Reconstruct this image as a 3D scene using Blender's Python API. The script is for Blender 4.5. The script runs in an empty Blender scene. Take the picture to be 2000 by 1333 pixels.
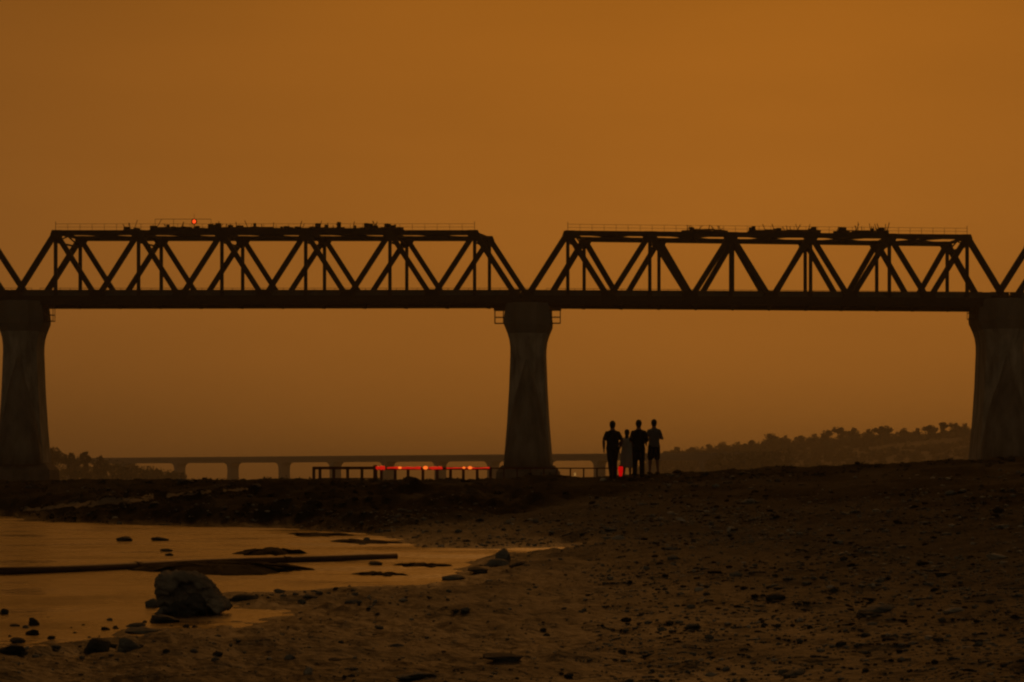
import bpy, bmesh, math, random
import numpy as np
from mathutils import Vector, Matrix
R = math.radians
random.seed(7)
rng = np.random.default_rng(11)
S = bpy.context.scene
C = S.collection

# ------------------------------------------------------------------ camera, sky, sun, exposure
F = 5556.0      # focal length in photo pixels (2000 px wide frame)
H = 1.2         # eye height above the pond
HY = 938.0      # photo row of the horizon
cam = bpy.data.objects.new('camera', bpy.data.cameras.new('camera'))
C.objects.link(cam)
cam.data.sensor_width = 36.0
cam.data.lens = 36.0 * F / 2000.0
cam.data.shift_y = (HY - 666.5) / 2000.0
cam.location = (0, 0, H)
cam.rotation_euler = (R(90), 0, 0)
cam.data.clip_start = 0.5
cam.data.clip_end = 20000
S.camera = cam

SUN_EL, SUN_AZ = 24.0, 5.0          # azimuth: degrees to the right of the view
w = bpy.data.worlds.new('World'); S.world = w; w.use_nodes = True
nt = w.node_tree; nt.nodes.clear()
wo = nt.nodes.new('ShaderNodeOutputWorld'); bg = nt.nodes.new('ShaderNodeBackground')
sky = nt.nodes.new('ShaderNodeTexSky'); sky.sky_type = 'NISHITA'; sky.sun_disc = False
sky.sun_elevation = R(SUN_EL); sky.sun_rotation = R(SUN_AZ)
sky.air_density = 3.0; sky.dust_density = 2.0; sky.ozone_density = 0.0; sky.altitude = 0
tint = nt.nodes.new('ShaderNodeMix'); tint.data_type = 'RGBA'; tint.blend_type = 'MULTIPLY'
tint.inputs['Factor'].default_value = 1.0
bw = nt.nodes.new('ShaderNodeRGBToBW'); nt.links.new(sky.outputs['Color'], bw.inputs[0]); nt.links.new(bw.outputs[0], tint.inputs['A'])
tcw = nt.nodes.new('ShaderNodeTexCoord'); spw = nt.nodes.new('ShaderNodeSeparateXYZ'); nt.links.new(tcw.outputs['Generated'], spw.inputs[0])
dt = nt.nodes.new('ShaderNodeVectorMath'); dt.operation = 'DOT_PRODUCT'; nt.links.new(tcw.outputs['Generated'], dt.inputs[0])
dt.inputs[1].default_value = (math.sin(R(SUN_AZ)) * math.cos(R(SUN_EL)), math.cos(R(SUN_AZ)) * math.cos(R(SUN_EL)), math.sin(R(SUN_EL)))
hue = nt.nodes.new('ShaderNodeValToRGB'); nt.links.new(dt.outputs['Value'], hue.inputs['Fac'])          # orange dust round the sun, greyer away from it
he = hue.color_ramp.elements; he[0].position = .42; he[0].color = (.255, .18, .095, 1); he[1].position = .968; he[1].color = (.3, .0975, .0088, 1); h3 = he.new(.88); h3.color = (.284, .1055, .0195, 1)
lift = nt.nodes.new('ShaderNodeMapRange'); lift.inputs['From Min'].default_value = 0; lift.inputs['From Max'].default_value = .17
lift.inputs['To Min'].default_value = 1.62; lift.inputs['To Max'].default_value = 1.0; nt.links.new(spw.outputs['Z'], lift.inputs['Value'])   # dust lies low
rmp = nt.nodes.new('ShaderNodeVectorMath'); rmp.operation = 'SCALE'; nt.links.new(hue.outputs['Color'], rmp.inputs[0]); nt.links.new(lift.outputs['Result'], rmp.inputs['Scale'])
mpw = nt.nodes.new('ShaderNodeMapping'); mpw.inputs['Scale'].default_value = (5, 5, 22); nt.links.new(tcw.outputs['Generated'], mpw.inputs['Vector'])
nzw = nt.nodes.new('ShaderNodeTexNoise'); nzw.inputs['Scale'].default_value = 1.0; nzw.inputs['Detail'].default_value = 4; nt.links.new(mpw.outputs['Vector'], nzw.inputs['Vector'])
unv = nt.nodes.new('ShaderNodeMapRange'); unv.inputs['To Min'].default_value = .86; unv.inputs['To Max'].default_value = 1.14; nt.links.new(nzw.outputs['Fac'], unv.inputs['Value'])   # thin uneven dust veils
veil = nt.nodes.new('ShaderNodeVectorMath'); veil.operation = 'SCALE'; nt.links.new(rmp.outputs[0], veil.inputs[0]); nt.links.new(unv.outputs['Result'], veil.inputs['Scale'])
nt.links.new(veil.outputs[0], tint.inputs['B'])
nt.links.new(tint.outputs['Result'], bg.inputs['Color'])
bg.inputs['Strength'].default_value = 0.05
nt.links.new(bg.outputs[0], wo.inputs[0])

sd = bpy.data.lights.new('sun', 'SUN'); sun = bpy.data.objects.new('sun', sd); C.objects.link(sun)
sd.energy = 0.13; sd.angle = R(12); sd.color = (1.0, 0.42, 0.1)
sdir = Vector((math.sin(R(SUN_AZ)) * math.cos(R(SUN_EL)), math.cos(R(SUN_AZ)) * math.cos(R(SUN_EL)), math.sin(R(SUN_EL))))
sun.rotation_euler = (-sdir).to_track_quat('-Z', 'Y').to_euler()
S.view_settings.view_transform = 'Standard'; S.view_settings.look = 'None'
S.view_settings.exposure = 0.0; S.view_settings.gamma = 1.0; S.view_settings.use_curve_mapping = False
S.render.engine = 'CYCLES'
S.cycles.max_bounces = 6
S.cycles.pixel_filter_type = 'BLACKMAN_HARRIS'; S.cycles.filter_width = 2.2

# ------------------------------------------------------------------ helpers
def P(u, y, Y):
    return Vector(((u - 1000) / F * Y, Y, H + (HY - y) / F * Y))
def WP(u, y, z=0.0):
    Y = (H - z) * F / (y - HY)
    return Vector(((u - 1000) / F * Y, Y, z))

def wl(o):
    l = Vector((0, 0, 0))
    while o is not None:
        l += o.location; o = o.parent
    return l

class MB:
    def __init__(s): s.v = []; s.f = []; s.m = []
    def add(s, vs, fs, mi=0):
        n = len(s.v); s.v += [tuple(p) for p in vs]; s.f += [tuple(i + n for i in f) for f in fs]; s.m += [mi] * len(fs)
    def beam(s, a, b, wd, ht, up=(0, 0, 1), ext=0.0, mi=0):
        a = Vector(a); b = Vector(b); d = (b - a).normalized(); a = a - d * ext; b = b + d * ext
        up = Vector(up)
        if abs(d.dot(up)) > .98: up = Vector((0, 1, 0))
        sx = d.cross(up).normalized() * wd / 2; uz = sx.cross(d).normalized() * ht / 2
        vs = [a - sx - uz, a + sx - uz, a + sx + uz, a - sx + uz, b - sx - uz, b + sx - uz, b + sx + uz, b - sx + uz]
        s.add(vs, [(0, 1, 2, 3), (7, 6, 5, 4), (0, 4, 5, 1), (1, 5, 6, 2), (2, 6, 7, 3), (3, 7, 4, 0)], mi)
    def box(s, c, sx, sy, sz, rz=0, mi=0):
        c = Vector(c); m = Matrix.Rotation(rz, 3, 'Z')
        vs = [c + m @ Vector((x * sx / 2, y * sy / 2, z * sz / 2)) for z in (-1, 1) for y in (-1, 1) for x in (-1, 1)]
        s.add(vs, [(0, 2, 3, 1), (4, 5, 7, 6), (0, 1, 5, 4), (2, 6, 7, 3), (0, 4, 6, 2), (1, 3, 7, 5)], mi)
    def loft(s, rings, cap=True, mi=0):
        n = len(rings[0]); vs = [p for r in rings for p in r]; fs = []
        for k in range(len(rings) - 1):
            for i in range(n):
                j = (i + 1) % n
                fs.append((k * n + i, k * n + j, (k + 1) * n + j, (k + 1) * n + i))
        if cap:
            fs.append(tuple(range(n - 1, -1, -1))); fs.append(tuple((len(rings) - 1) * n + i for i in range(n)))
        s.add(vs, fs, mi)
    def tube(s, pts, rad, n=8, mi=0):
        pts = [Vector(p) for p in pts]; rad = rad if hasattr(rad, '__len__') else [rad] * len(pts)
        rings = []
        for i, p in enumerate(pts):
            d = (pts[min(i + 1, len(pts) - 1)] - pts[max(i - 1, 0)]).normalized()
            up = Vector((0, 0, 1)) if abs(d.z) < .9 else Vector((0, 1, 0))
            a = d.cross(up).normalized(); b = a.cross(d)
            rings.append([p + (a * math.cos(t) + b * math.sin(t)) * rad[i] for t in [2 * math.pi * k / n for k in range(n)]])
        s.loft(rings, True, mi)
    def ell(s, c, rx, ry, rz, n=12, m=8, mi=0):
        c = Vector(c); rings = []
        for k in range(m + 1):
            t = math.pi * (k + .02 * (k == 0) - .02 * (k == m)) / m
            rings.append([c + Vector((rx * math.sin(t) * math.cos(a), ry * math.sin(t) * math.sin(a), -rz * math.cos(t)))
                          for a in [2 * math.pi * i / n for i in range(n)]])
        s.loft(rings, True, mi)
    def mesh(s, name, off=(0, 0, 0)):
        me = bpy.data.meshes.new(name)
        off = Vector(off)
        me.from_pydata([(p[0] - off.x, p[1] - off.y, p[2] - off.z) for p in s.v], [], s.f)
        if any(s.m): me.polygons.foreach_set('material_index', s.m)
        me.update(); return me
    def build(s, name, mats, parent=None, smooth=False, loc=None):
        """vertices are in world space"""
        off = wl(parent) if parent else Vector((0, 0, 0))
        if loc is not None: off = Vector(loc)
        me = s.mesh(name, off)
        for m in (mats if isinstance(mats, (list, tuple)) else [mats]): me.materials.append(m)
        if smooth: me.polygons.foreach_set('use_smooth', [True] * len(me.polygons))
        o = bpy.data.objects.new(name, me); C.objects.link(o)
        if parent: o.parent = parent
        if loc is not None: o.location = loc if not parent else Vector(loc) - wl(parent)
        return o

def tag(o, label=None, cat=None, group=None, kind=None):
    if label: o['label'] = label
    if cat: o['category'] = cat
    if group: o['group'] = group
    if kind: o['kind'] = kind
    return o
def empty(name, loc):
    o = bpy.data.objects.new(name, None); C.objects.link(o); o.location = loc; o.empty_display_size = .2
    return o

def vnoise(x, y, seed=0):
    """smooth value noise on arrays, range -1..1"""
    r = np.random.default_rng(seed); T = r.random((256, 256)) * 2 - 1
    xi = np.floor(x).astype(int); yi = np.floor(y).astype(int); fx = x - xi; fy = y - yi
    fx = fx * fx * (3 - 2 * fx); fy = fy * fy * (3 - 2 * fy)
    g = lambda a, b: T[a & 255, b & 255]
    return (g(xi, yi) * (1 - fx) + g(xi + 1, yi) * fx) * (1 - fy) + (g(xi, yi + 1) * (1 - fx) + g(xi + 1, yi + 1) * fx) * fy
def fbm(x, y, seed=0, o=4, gain=.5):
    t = 0; a = 1.0
    for k in range(o):
        t = t + a * vnoise(x * 2 ** k + 17.3 * k, y * 2 ** k + 5.1 * k, seed + k); a *= gain
    return t
def sstep(a, b, x):
    t = np.clip((x - a) / (b - a), 0, 1); return t * t * (3 - 2 * t)

# ------------------------------------------------------------------ materials
def mat(name, col, rough=.8, var=None, scale=5.0, bump=0.0, bscale=30.0, metal=0.0, spec=.5, detail=6.0, emit=None, estr=0, coord='Object', stretch=None):
    m = bpy.data.materials.new(name); m.use_nodes = True; n = m.node_tree; b = n.nodes['Principled BSDF']
    b.inputs['Base Color'].default_value = (*col, 1); b.inputs['Roughness'].default_value = rough
    b.inputs['Metallic'].default_value = metal; b.inputs['Specular IOR Level'].default_value = spec
    tc = n.nodes.new('ShaderNodeTexCoord'); src = tc.outputs[coord]
    if stretch:
        mp = n.nodes.new('ShaderNodeMapping'); mp.inputs['Scale'].default_value = stretch
        n.links.new(src, mp.inputs['Vector']); src = mp.outputs['Vector']
    if var:
        t = n.nodes.new('ShaderNodeTexNoise'); t.inputs['Scale'].default_value = scale; t.inputs['Detail'].default_value = detail
        t.inputs['Roughness'].default_value = .6
        n.links.new(src, t.inputs['Vector'])
        r = n.nodes.new('ShaderNodeValToRGB'); r.color_ramp.elements[0].position = .35; r.color_ramp.elements[1].position = .68
        r.color_ramp.elements[0].color = (*col, 1); r.color_ramp.elements[1].color = (*var, 1)
        n.links.new(t.outputs['Fac'], r.inputs['Fac']); n.links.new(r.outputs['Color'], b.inputs['Base Color'])
    if bump:
        t = n.nodes.new('ShaderNodeTexNoise'); t.inputs['Scale'].default_value = bscale; t.inputs['Detail'].default_value = 5
        n.links.new(src, t.inputs['Vector'])
        q = n.nodes.new('ShaderNodeBump'); q.inputs['Strength'].default_value = 1.0; q.inputs['Distance'].default_value = bump
        n.links.new(t.outputs['Fac'], q.inputs['Height']); n.links.new(q.outputs['Normal'], b.inputs['Normal'])
    if emit:
        b.inputs['Emission Color'].default_value = (*emit, 1); b.inputs['Emission Strength'].default_value = estr
    return m

M = {}
M['steel'] = mat('painted_steel', (.03, .027, .026), .8, (.055, .038, .03), 1.5, spec=.25)
M['steel_dark'] = mat('weathered_steel', (.026, .023, .022), .85, (.045, .034, .028), 2.0, spec=.25)
M['deck'] = mat('deck_concrete', (.09, .08, .07), .9, (.14, .12, .1), .8)
M['concrete'] = mat('pier_concrete', (.17, .155, .135), .9, (.52, .48, .41), .75, .02, 3.0, stretch=(1, 1, .35))
M['concrete_cap'] = mat('cap_concrete', (.13, .117, .1), .85, (.22, .2, .17), .4, .03, 3.0, stretch=(1, 1, .35))  # darker concrete tone for the pier caps
M['concrete_low'] = mat('water_stained_concrete', (.11, .1, .085), .9, (.28, .255, .215), .6, .03, 3.0, stretch=(1, 1, .35))
M['plinth'] = mat('plinth_masonry', (.12, .1, .085), .95, (.2, .17, .14), .7, .06, 1.5)
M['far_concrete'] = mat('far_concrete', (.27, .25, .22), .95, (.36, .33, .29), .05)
M['rust'] = mat('rusty_iron', (.07, .025, .014), .75, (.12, .045, .02), 2.0, .004, 14)
M['rail_red'] = mat('red_lit_rail', (.12, .018, .01), .7, (.16, .03, .015), 2.0)  # red light along the fence top, put into the rail's base colour
M['soil_dark'] = mat('dark_silt', (.018, .016, .013), .95, (.04, .034, .027), 3, .03, 12, spec=.12)
M['bark'] = mat('bark', (.05, .04, .03), .95, (.08, .06, .045), 8)
M['leaf'] = mat('foliage', (.035, .05, .02), .8, (.07, .085, .035), .35)
M['leaf_dark'] = mat('foliage_dark', (.028, .04, .018), .8, (.05, .06, .028), .35)
M['scrub'] = mat('dry_scrub', (.03, .03, .018), .9, (.06, .05, .028), 2)
M['hill'] = mat('bank_soil', (.06, .06, .035), .95, (.2, .155, .09), .045, 0, detail=5, stretch=(.6, .6, 2.5))
M['stone'] = mat('river_stone', (.155, .152, .138), .85, (.3, .29, .265), 6, .006, 40)
M['stone_dark'] = mat('dark_stone', (.042, .042, .04), .8, (.11, .108, .1), 5, .006, 40)
M['stone_pale'] = mat('pale_stone', (.42, .37, .3), .85, (.58, .52, .44), 6, .004, 40)
M['boulder'] = mat('boulder_rock', (.21, .185, .15), .85, (.4, .355, .295), 5, .012, 22)
M['pipe'] = mat('pipe_iron', (.06, .028, .018), .55, (.11, .05, .03), 3, .003, 25)
M['skin'] = mat('skin', (.22, .11, .07), .6, (.26, .13, .085), 20)
M['hair'] = mat('hair', (.012, .01, .009), .6, (.022, .017, .014), 60)
M['cloth_black'] = mat('black_cotton', (.012, .012, .014), .95, (.02, .02, .022), 14, .004, 20)
M['cloth_grey'] = mat('grey_cotton', (.13, .122, .115), .95, (.17, .16, .15), 14, .004, 20)
M['cloth_tan'] = mat('tan_cotton', (.42, .385, .33), .95, (.5, .46, .4), 14, .004, 20)
M['denim'] = mat('dark_denim', (.016, .018, .024), .95, (.028, .03, .038), 14, .004, 20)
M['sole'] = mat('dark_rubber', (.02, .018, .016), .8, (.03, .027, .024), 20)
M['eye'] = mat('eye', (.5, .48, .45), .2, (.45, .42, .4), 20)
M['red_lamp'] = mat('red_lamp_glass', (.5, .01, .005), .3, emit=(1, .004, .004), estr=.42)
M['red_tube'] = mat('red_light_tube', (.4, .015, .008), .3, emit=(1, .02, .008), estr=.45)
M['orange_bulb'] = mat('orange_bulb', (.5, .1, .03), .3, emit=(1, .17, .02), estr=1.1)
M['signal_glass'] = mat('signal_glass', (.6, .08, .02), .3, emit=(1, .07, .01), estr=1.6)
M['yellow_bulb'] = mat('yellow_bulb', (.5, .35, .1), .3, emit=(1, .5, .12), estr=.3)

def ground_material():
    m = bpy.data.materials.new('riverbed_ground'); m.use_nodes = True; n = m.node_tree; b = n.nodes['Principled BSDF']
    N = lambda t: n.nodes.new(t); L = n.links.new
    geo = N('ShaderNodeNewGeometry'); sep = N('ShaderNodeSeparateXYZ'); L(geo.outputs['Position'], sep.inputs[0])
    a = N('ShaderNodeTexNoise'); a.inputs['Scale'].default_value = .5; a.inputs['Detail'].default_value = 8; a.inputs['Roughness'].default_value = .65
    L(geo.outputs['Position'], a.inputs['Vector'])
    r = N('ShaderNodeValToRGB'); e = r.color_ramp.elements
    e[0].position = .33; e[0].color = (.034, .035, .031, 1); e[1].position = .7; e[1].color = (.118, .116, .1, 1)
    L(a.outputs['Fac'], r.inputs['Fac'])
    f = N('ShaderNodeTexNoise'); f.inputs['Scale'].default_value = 9; f.inputs['Detail'].default_value = 6; f.inputs['Roughness'].default_value = .7
    L(geo.outputs['Position'], f.inputs['Vector'])
    fr = N('ShaderNodeValToRGB'); fr.color_ramp.elements[0].position = .36; fr.color_ramp.elements[0].color = (.22, .215, .2, 1)
    fr.color_ramp.elements[1].position = .66; fr.color_ramp.elements[1].color = (1.45, 1.42, 1.35, 1)
    L(f.outputs['Fac'], fr.inputs['Fac'])
    mx = N('ShaderNodeMix'); mx.data_type = 'RGBA'; mx.blend_type = 'MULTIPLY'; mx.inputs['Factor'].default_value = 1
    L(r.outputs['Color'], mx.inputs['A']); L(fr.outputs['Color'], mx.inputs['B'])
    # dark soil with the bank's backlit shade put into its colour, by vertex attribute
    at = N('ShaderNodeAttribute'); at.attribute_name = 'silt_shade'
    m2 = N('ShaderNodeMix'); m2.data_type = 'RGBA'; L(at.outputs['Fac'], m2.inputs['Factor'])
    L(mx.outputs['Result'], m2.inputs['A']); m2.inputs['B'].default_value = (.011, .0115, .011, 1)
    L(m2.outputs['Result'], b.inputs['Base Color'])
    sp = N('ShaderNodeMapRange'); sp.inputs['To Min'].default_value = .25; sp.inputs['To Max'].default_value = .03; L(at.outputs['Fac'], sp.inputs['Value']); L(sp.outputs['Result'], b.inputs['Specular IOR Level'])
    wet = N('ShaderNodeMapRange'); wet.inputs['From Min'].default_value = .0; wet.inputs['From Max'].default_value = .35
    wet.inputs['To Min'].default_value = .58; wet.inputs['To Max'].default_value = .95
    L(sep.outputs['Z'], wet.inputs['Value']); L(wet.outputs['Result'], b.inputs['Roughness'])
    g = N('ShaderNodeTexNoise'); g.inputs['Scale'].default_value = 14; g.inputs['Detail'].default_value = 6
    L(geo.outputs['Position'], g.inputs['Vector'])
    bp = N('ShaderNodeBump'); bp.inputs['Distance'].default_value = .03; L(g.outputs['Fac'], bp.inputs['Height']); L(bp.outputs['Normal'], b.inputs['Normal'])
    b.inputs['Specular IOR Level'].default_value = .25
    return m
M['ground'] = ground_material()

def water_material():
    m = bpy.data.materials.new('pond_water'); m.use_nodes = True; n = m.node_tree; b = n.nodes['Principled BSDF']
    b.inputs['Base Color'].default_value = (.05, .04, .028, 1); b.inputs['Roughness'].default_value = .2
    b.inputs['IOR'].default_value = 1.33; b.inputs['Specular IOR Level'].default_value = .6
    geo = n.nodes.new('ShaderNodeNewGeometry'); mp = n.nodes.new('ShaderNodeMapping'); mp.inputs['Scale'].default_value = (1.0, .6, 1)
    n.links.new(geo.outputs['Position'], mp.inputs['Vector'])
    t = n.nodes.new('ShaderNodeTexNoise'); t.inputs['Scale'].default_value = 5; t.inputs['Detail'].default_value = 5
    n.links.new(mp.outputs['Vector'], t.inputs['Vector'])
    ru = n.nodes.new('ShaderNodeTexNoise'); ru.inputs['Scale'].default_value = .35; ru.inputs['Detail'].default_value = 5
    n.links.new(geo.outputs['Position'], ru.inputs['Vector'])
    rm = n.nodes.new('ShaderNodeMapRange'); rm.inputs['From Min'].default_value = .35; rm.inputs['From Max'].default_value = .65; rm.inputs['To Min'].default_value = .06; rm.inputs['To Max'].default_value = .36
    n.links.new(ru.outputs['Fac'], rm.inputs['Value']); n.links.new(rm.outputs['Result'], b.inputs['Roughness'])      # breeze-ruffled patches
    bp = n.nodes.new('ShaderNodeBump'); bp.inputs['Distance'].default_value = .035
    n.links.new(t.outputs['Fac'], bp.inputs['Height']); n.links.new(bp.outputs['Normal'], b.inputs['Normal'])
    return m
M['water'] = water_material()

# ------------------------------------------------------------------ ground: one sheet, fan grid
pond_px = [(-900, 1004), (0, 1008), (45, 1011), (60, 1019), (300, 1026), (520, 1030), (610, 1035), (700, 1041), (740, 1050), (850, 1068),
           (960, 1071), (1005, 1068), (1050, 1070), (1100, 1066), (1150, 1073), (1100, 1088), (1020, 1091), (960, 1090), (915, 1112), (880, 1130), (840, 1150), (745, 1149),
           (620, 1155), (500, 1163), (455, 1176), (470, 1188), (560, 1200), (500, 1222), (430, 1243), (330, 1236), (250, 1232), (170, 1258), (140, 1278), (60, 1283),
           (-400, 1290)]
poly = np.array([[WP(u, y).x, WP(u, y).y] for u, y in pond_px])
YS = .4   # the metric is squeezed along the view
def pond_sd(x, y):
    px = poly[:, 0]; py = poly[:, 1] * YS; y = y * YS
    best = np.full(x.shape, 1e9); ins = np.zeros(x.shape, bool)
    for i in range(len(px)):
        j = (i + 1) % len(px); ax, ay, bx_, by = px[i], py[i], px[j], py[j]
        dx, dy = bx_ - ax, by - ay
        t = np.clip(((x - ax) * dx + (y - ay) * dy) / (dx * dx + dy * dy), 0, 1)
        best = np.minimum(best, np.hypot(x - ax - t * dx, y - ay - t * dy))
        c = ((ay > y) != (by > y)) & (x < (bx_ - ax) * (y - ay) / (by - ay + 1e-12) + ax)
        ins ^= c
    return np.where(ins, -best, best)
KY = [6, 17, 30, 45, 60, 70, 80, 88, 95, 105, 115, 130, 160, 5000]
KU = [-600, 0, 300, 600, 800, 1000, 1250, 1600, 2000, 2600]
KZ = np.array([
    [.08, .06, .05, .05, .05, .05, .05, .06, .3, .85, 1.2, 1.0, .3, .1],
    [.08, .06, .05, .05, .05, .05, .05, .15, .5, .95, 1.15, .95, .3, .1],
    [.06, .05, .05, .05, .05, .06, .38, .75, .98, 1.12, 1.16, .9, .3, .1],
    [.05, .05, .06, .06, .06, .3, .74, 1.02, 1.14, 1.16, 1.08, .8, .3, .1],
    [.04, .05, .06, .07, .14, .46, .85, 1.1, 1.16, 1.12, 1.0, .7, .3, .1],
    [.03, .05, .08, .09, .16, .42, .88, 1.18, 1.18, 1.1, .95, .7, .3, .1],
    [.02, .05, .12, .22, .45, .72, 1.1, 1.33, 1.3, 1.15, .95, .7, .3, .1],
    [.02, .07, .22, .42, .75, 1.0, 1.36, 1.6, 1.6, 1.4, 1.1, .8, .3, .1],
    [.05, .12, .36, .66, 1.05, 1.32, 1.66, 1.86, 1.9, 1.7, 1.3, .9, .3, .1],
    [.1, .25, .6, 1.0, 1.4, 1.7, 2.0, 2.2, 2.2, 2.0, 1.5, 1.0, .3, .1]])
def interp2(u, y):
    ui = np.clip(np.searchsorted(KU, u) - 1, 0, len(KU) - 2); yi = np.clip(np.searchsorted(KY, y) - 1, 0, len(KY) - 2)
    KUa = np.array(KU, float); KYa = np.array(KY, float)
    a = np.clip((u - KUa[ui]) / (KUa[ui + 1] - KUa[ui]), 0, 1); b = np.clip((y - KYa[yi]) / (KYa[yi + 1] - KYa[yi]), 0, 1)
    b = b * b * (3 - 2 * b) * .5 + b * .5
    return (KZ[ui, yi] * (1 - a) + KZ[ui + 1, yi] * a) * (1 - b) + (KZ[ui, yi + 1] * (1 - a) + KZ[ui + 1, yi + 1] * a) * b
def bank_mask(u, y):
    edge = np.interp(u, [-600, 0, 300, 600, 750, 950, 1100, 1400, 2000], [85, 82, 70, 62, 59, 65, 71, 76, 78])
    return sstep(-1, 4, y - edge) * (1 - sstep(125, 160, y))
def height(x, y):
    x = np.asarray(x, float); y = np.asarray(y, float)
    u = 1000 + x / np.maximum(y, 6) * F
    d = pond_sd(x, y)
    near = 1 - sstep(120, 220, y)
    d2 = d + (.26 * fbm(x * .9, y * .35, 3, 5, .6) + .06 * fbm(x * 5, y * 2.2, 9, 2)) * (d < 4) * sstep(-.02, .05, y / 100)
    land = interp2(u, y)
    bm = bank_mask(u, y)
    n = .036 * fbm(x * .9, y * .5, 21, 5, .55) + .03 * fbm(x * 2.8, y * 2.2, 31, 4, .6)
    nb = .2 * fbm(x * .6, y * .45, 41, 5, .62)
    z = np.where(d2 > 0, .012 + land * sstep(-.1, .9, d2) + n * sstep(-.05, .25, d2) * near, -.14 * sstep(0, .5, -d2) + .012)
    nb = nb * (1 - .7 * sstep(1250, 1400, u) * sstep(68, 78, y)) * (1 - .72 * sstep(84, 95, y))
    z = z + bm * nb * near * sstep(0, 1.0, d2) * (1 - .85 * sstep(84, 92, y) * (u > 980)) * (1 - sstep(170, 90, np.abs(u - 1235)) * sstep(72, 80, y))
    return z
gY = np.concatenate([[-60, -20, -5], np.geomspace(5, 13, 24)[:-1], np.geomspace(13, 130, 560), np.geomspace(130, 3900, 40)[1:]])
gu = np.linspace(-400, 2400, 620)
outer = np.array([.004, .012, .03, .07, .15, .3, .55, 1.0])
Yg = gY[:, None]
fan = (gu[None, :] - 1000) / F * np.maximum(Yg, 5)
lx = fan[:, :1]; rx = fan[:, -1:]
Xg = np.concatenate([(lx - (2400 + lx) * outer[None, ::-1]), fan, rx + (2400 - rx) * outer[None, :]], axis=1)
Yg = np.broadcast_to(Yg, Xg.shape)
Zg = height(Xg, Yg)
ny, nx = Xg.shape
idx = np.arange(ny * nx).reshape(ny, nx)
quads = np.stack([idx[:-1, :-1], idx[:-1, 1:], idx[1:, 1:], idx[1:, :-1]], -1).reshape(-1, 4)
me = bpy.data.meshes.new('ground')
me.vertices.add(ny * nx); me.vertices.foreach_set('co', np.stack([Xg, Yg, Zg], -1).astype('f4').ravel())
me.loops.add(quads.size); me.loops.foreach_set('vertex_index', quads.ravel().astype('i4'))
me.polygons.add(len(quads)); me.polygons.foreach_set('loop_start', (np.arange(len(quads)) * 4).astype('i4'))
me.polygons.foreach_set('loop_total', np.full(len(quads), 4, 'i4'))
me.polygons.foreach_set('use_smooth', np.ones(len(quads), bool))
me.update(calc_edges=True); me.validate()
att = me.attributes.new('silt_shade', 'FLOAT', 'POINT')
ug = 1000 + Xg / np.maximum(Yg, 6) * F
silt_shade = np.clip(bank_mask(ug, Yg) * (.98 + .3 * fbm(Xg * .5, Yg * .25, 71, 3)), 0, 1) * (1 - sstep(130, 200, Yg))
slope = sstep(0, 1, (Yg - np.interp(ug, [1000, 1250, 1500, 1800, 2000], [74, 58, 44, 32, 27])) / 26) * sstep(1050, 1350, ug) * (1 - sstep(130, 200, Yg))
silt_shade = np.maximum(silt_shade * .97, np.clip(slope * (.8 + .35 * fbm(Xg * .6, Yg * .3, 77, 4)), 0, .93))
att.data.foreach_set('value', silt_shade.astype('f4').ravel())
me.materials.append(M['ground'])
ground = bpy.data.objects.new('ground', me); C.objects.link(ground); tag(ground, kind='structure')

def hfast(x, y):
    """height looked up in the built sheet (inside the fan), so that things touch it"""
    x = np.asarray(x, float); y = np.asarray(y, float)
    fr = np.clip(np.interp(y, gY, np.arange(len(gY))), 0, len(gY) - 1.001); r0 = fr.astype(int); fr = fr - r0
    u = 1000 + x / np.maximum(y, 5) * F
    fc = np.clip((u - gu[0]) / (gu[1] - gu[0]), 0, len(gu) - 1.001); c0 = fc.astype(int); fc = fc - c0; c0 = c0 + len(outer)
    return (Zg[r0, c0] * (1 - fc) + Zg[r0, c0 + 1] * fc) * (1 - fr) + (Zg[r0 + 1, c0] * (1 - fc) + Zg[r0 + 1, c0 + 1] * fc) * fr
def gz(x, y): return float(hfast(np.array([x]), np.array([y]))[0])
def ground_hit(u, y):
    """first point of the ground seen at photo pixel (u, y)"""
    Ys = np.geomspace(12, 125, 900); xs = (u - 1000) / F * Ys; zr = H + (HY - y) / F * Ys
    zg = np.maximum(hfast(xs, Ys), 0)
    k = np.argmax(zr <= zg)
    if not (zr <= zg).any(): k = np.argmin(np.abs(zr - zg))
    return Vector((xs[k], Ys[k], zg[k]))

# pond: a level sheet under the rim of the basin
mb = MB()
nxw, nyw = 40, 40
xs = np.linspace(-26, 3.2, nxw); ys = np.linspace(14, 104, nyw)
for j in range(nyw):
    for i in range(nxw): mb.v.append((xs[i], ys[j], 0.0))
for j in range(nyw - 1):
    for i in range(nxw - 1): mb.f.append((j * nxw + i, j * nxw + i + 1, (j + 1) * nxw + i + 1, (j + 1) * nxw + i)); mb.m.append(0)
tag(mb.build('water', M['water']), kind='structure')

# pale sandy track climbing the dark bank
def strip(name, pts, wpx, material):
    m = MB(); L = []
    dense = []
    for (a, b) in zip(pts[:-1], pts[1:]):
        for k in range(12): dense.append((a[0] + (b[0] - a[0]) * k / 12, a[1] + (b[1] - a[1]) * k / 12, a[2] + (b[2] - a[2]) * k / 12))
    dense.append(pts[-1])
    for i, (u, y, wd) in enumerate(dense):
        wd = wd * (1 + .25 * math.sin(i * 1.7) + .15 * math.sin(i * .63))
        row = []
        for t in (-1, -.5, 0, .5, 1):
            p = ground_hit(u, y + t * wd / 2)
            row.append((p.x, p.y, gz(p.x, p.y) + .012))
        L.append(row)
    m.v = [p for r in L for p in r]
    for i in range(len(L) - 1):
        for k in range(4): m.f.append((i * 5 + k, i * 5 + k + 1, (i + 1) * 5 + k + 1, (i + 1) * 5 + k)); m.m.append(0)
    return tag(m.build(name, material, smooth=True), kind='structure')
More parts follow.
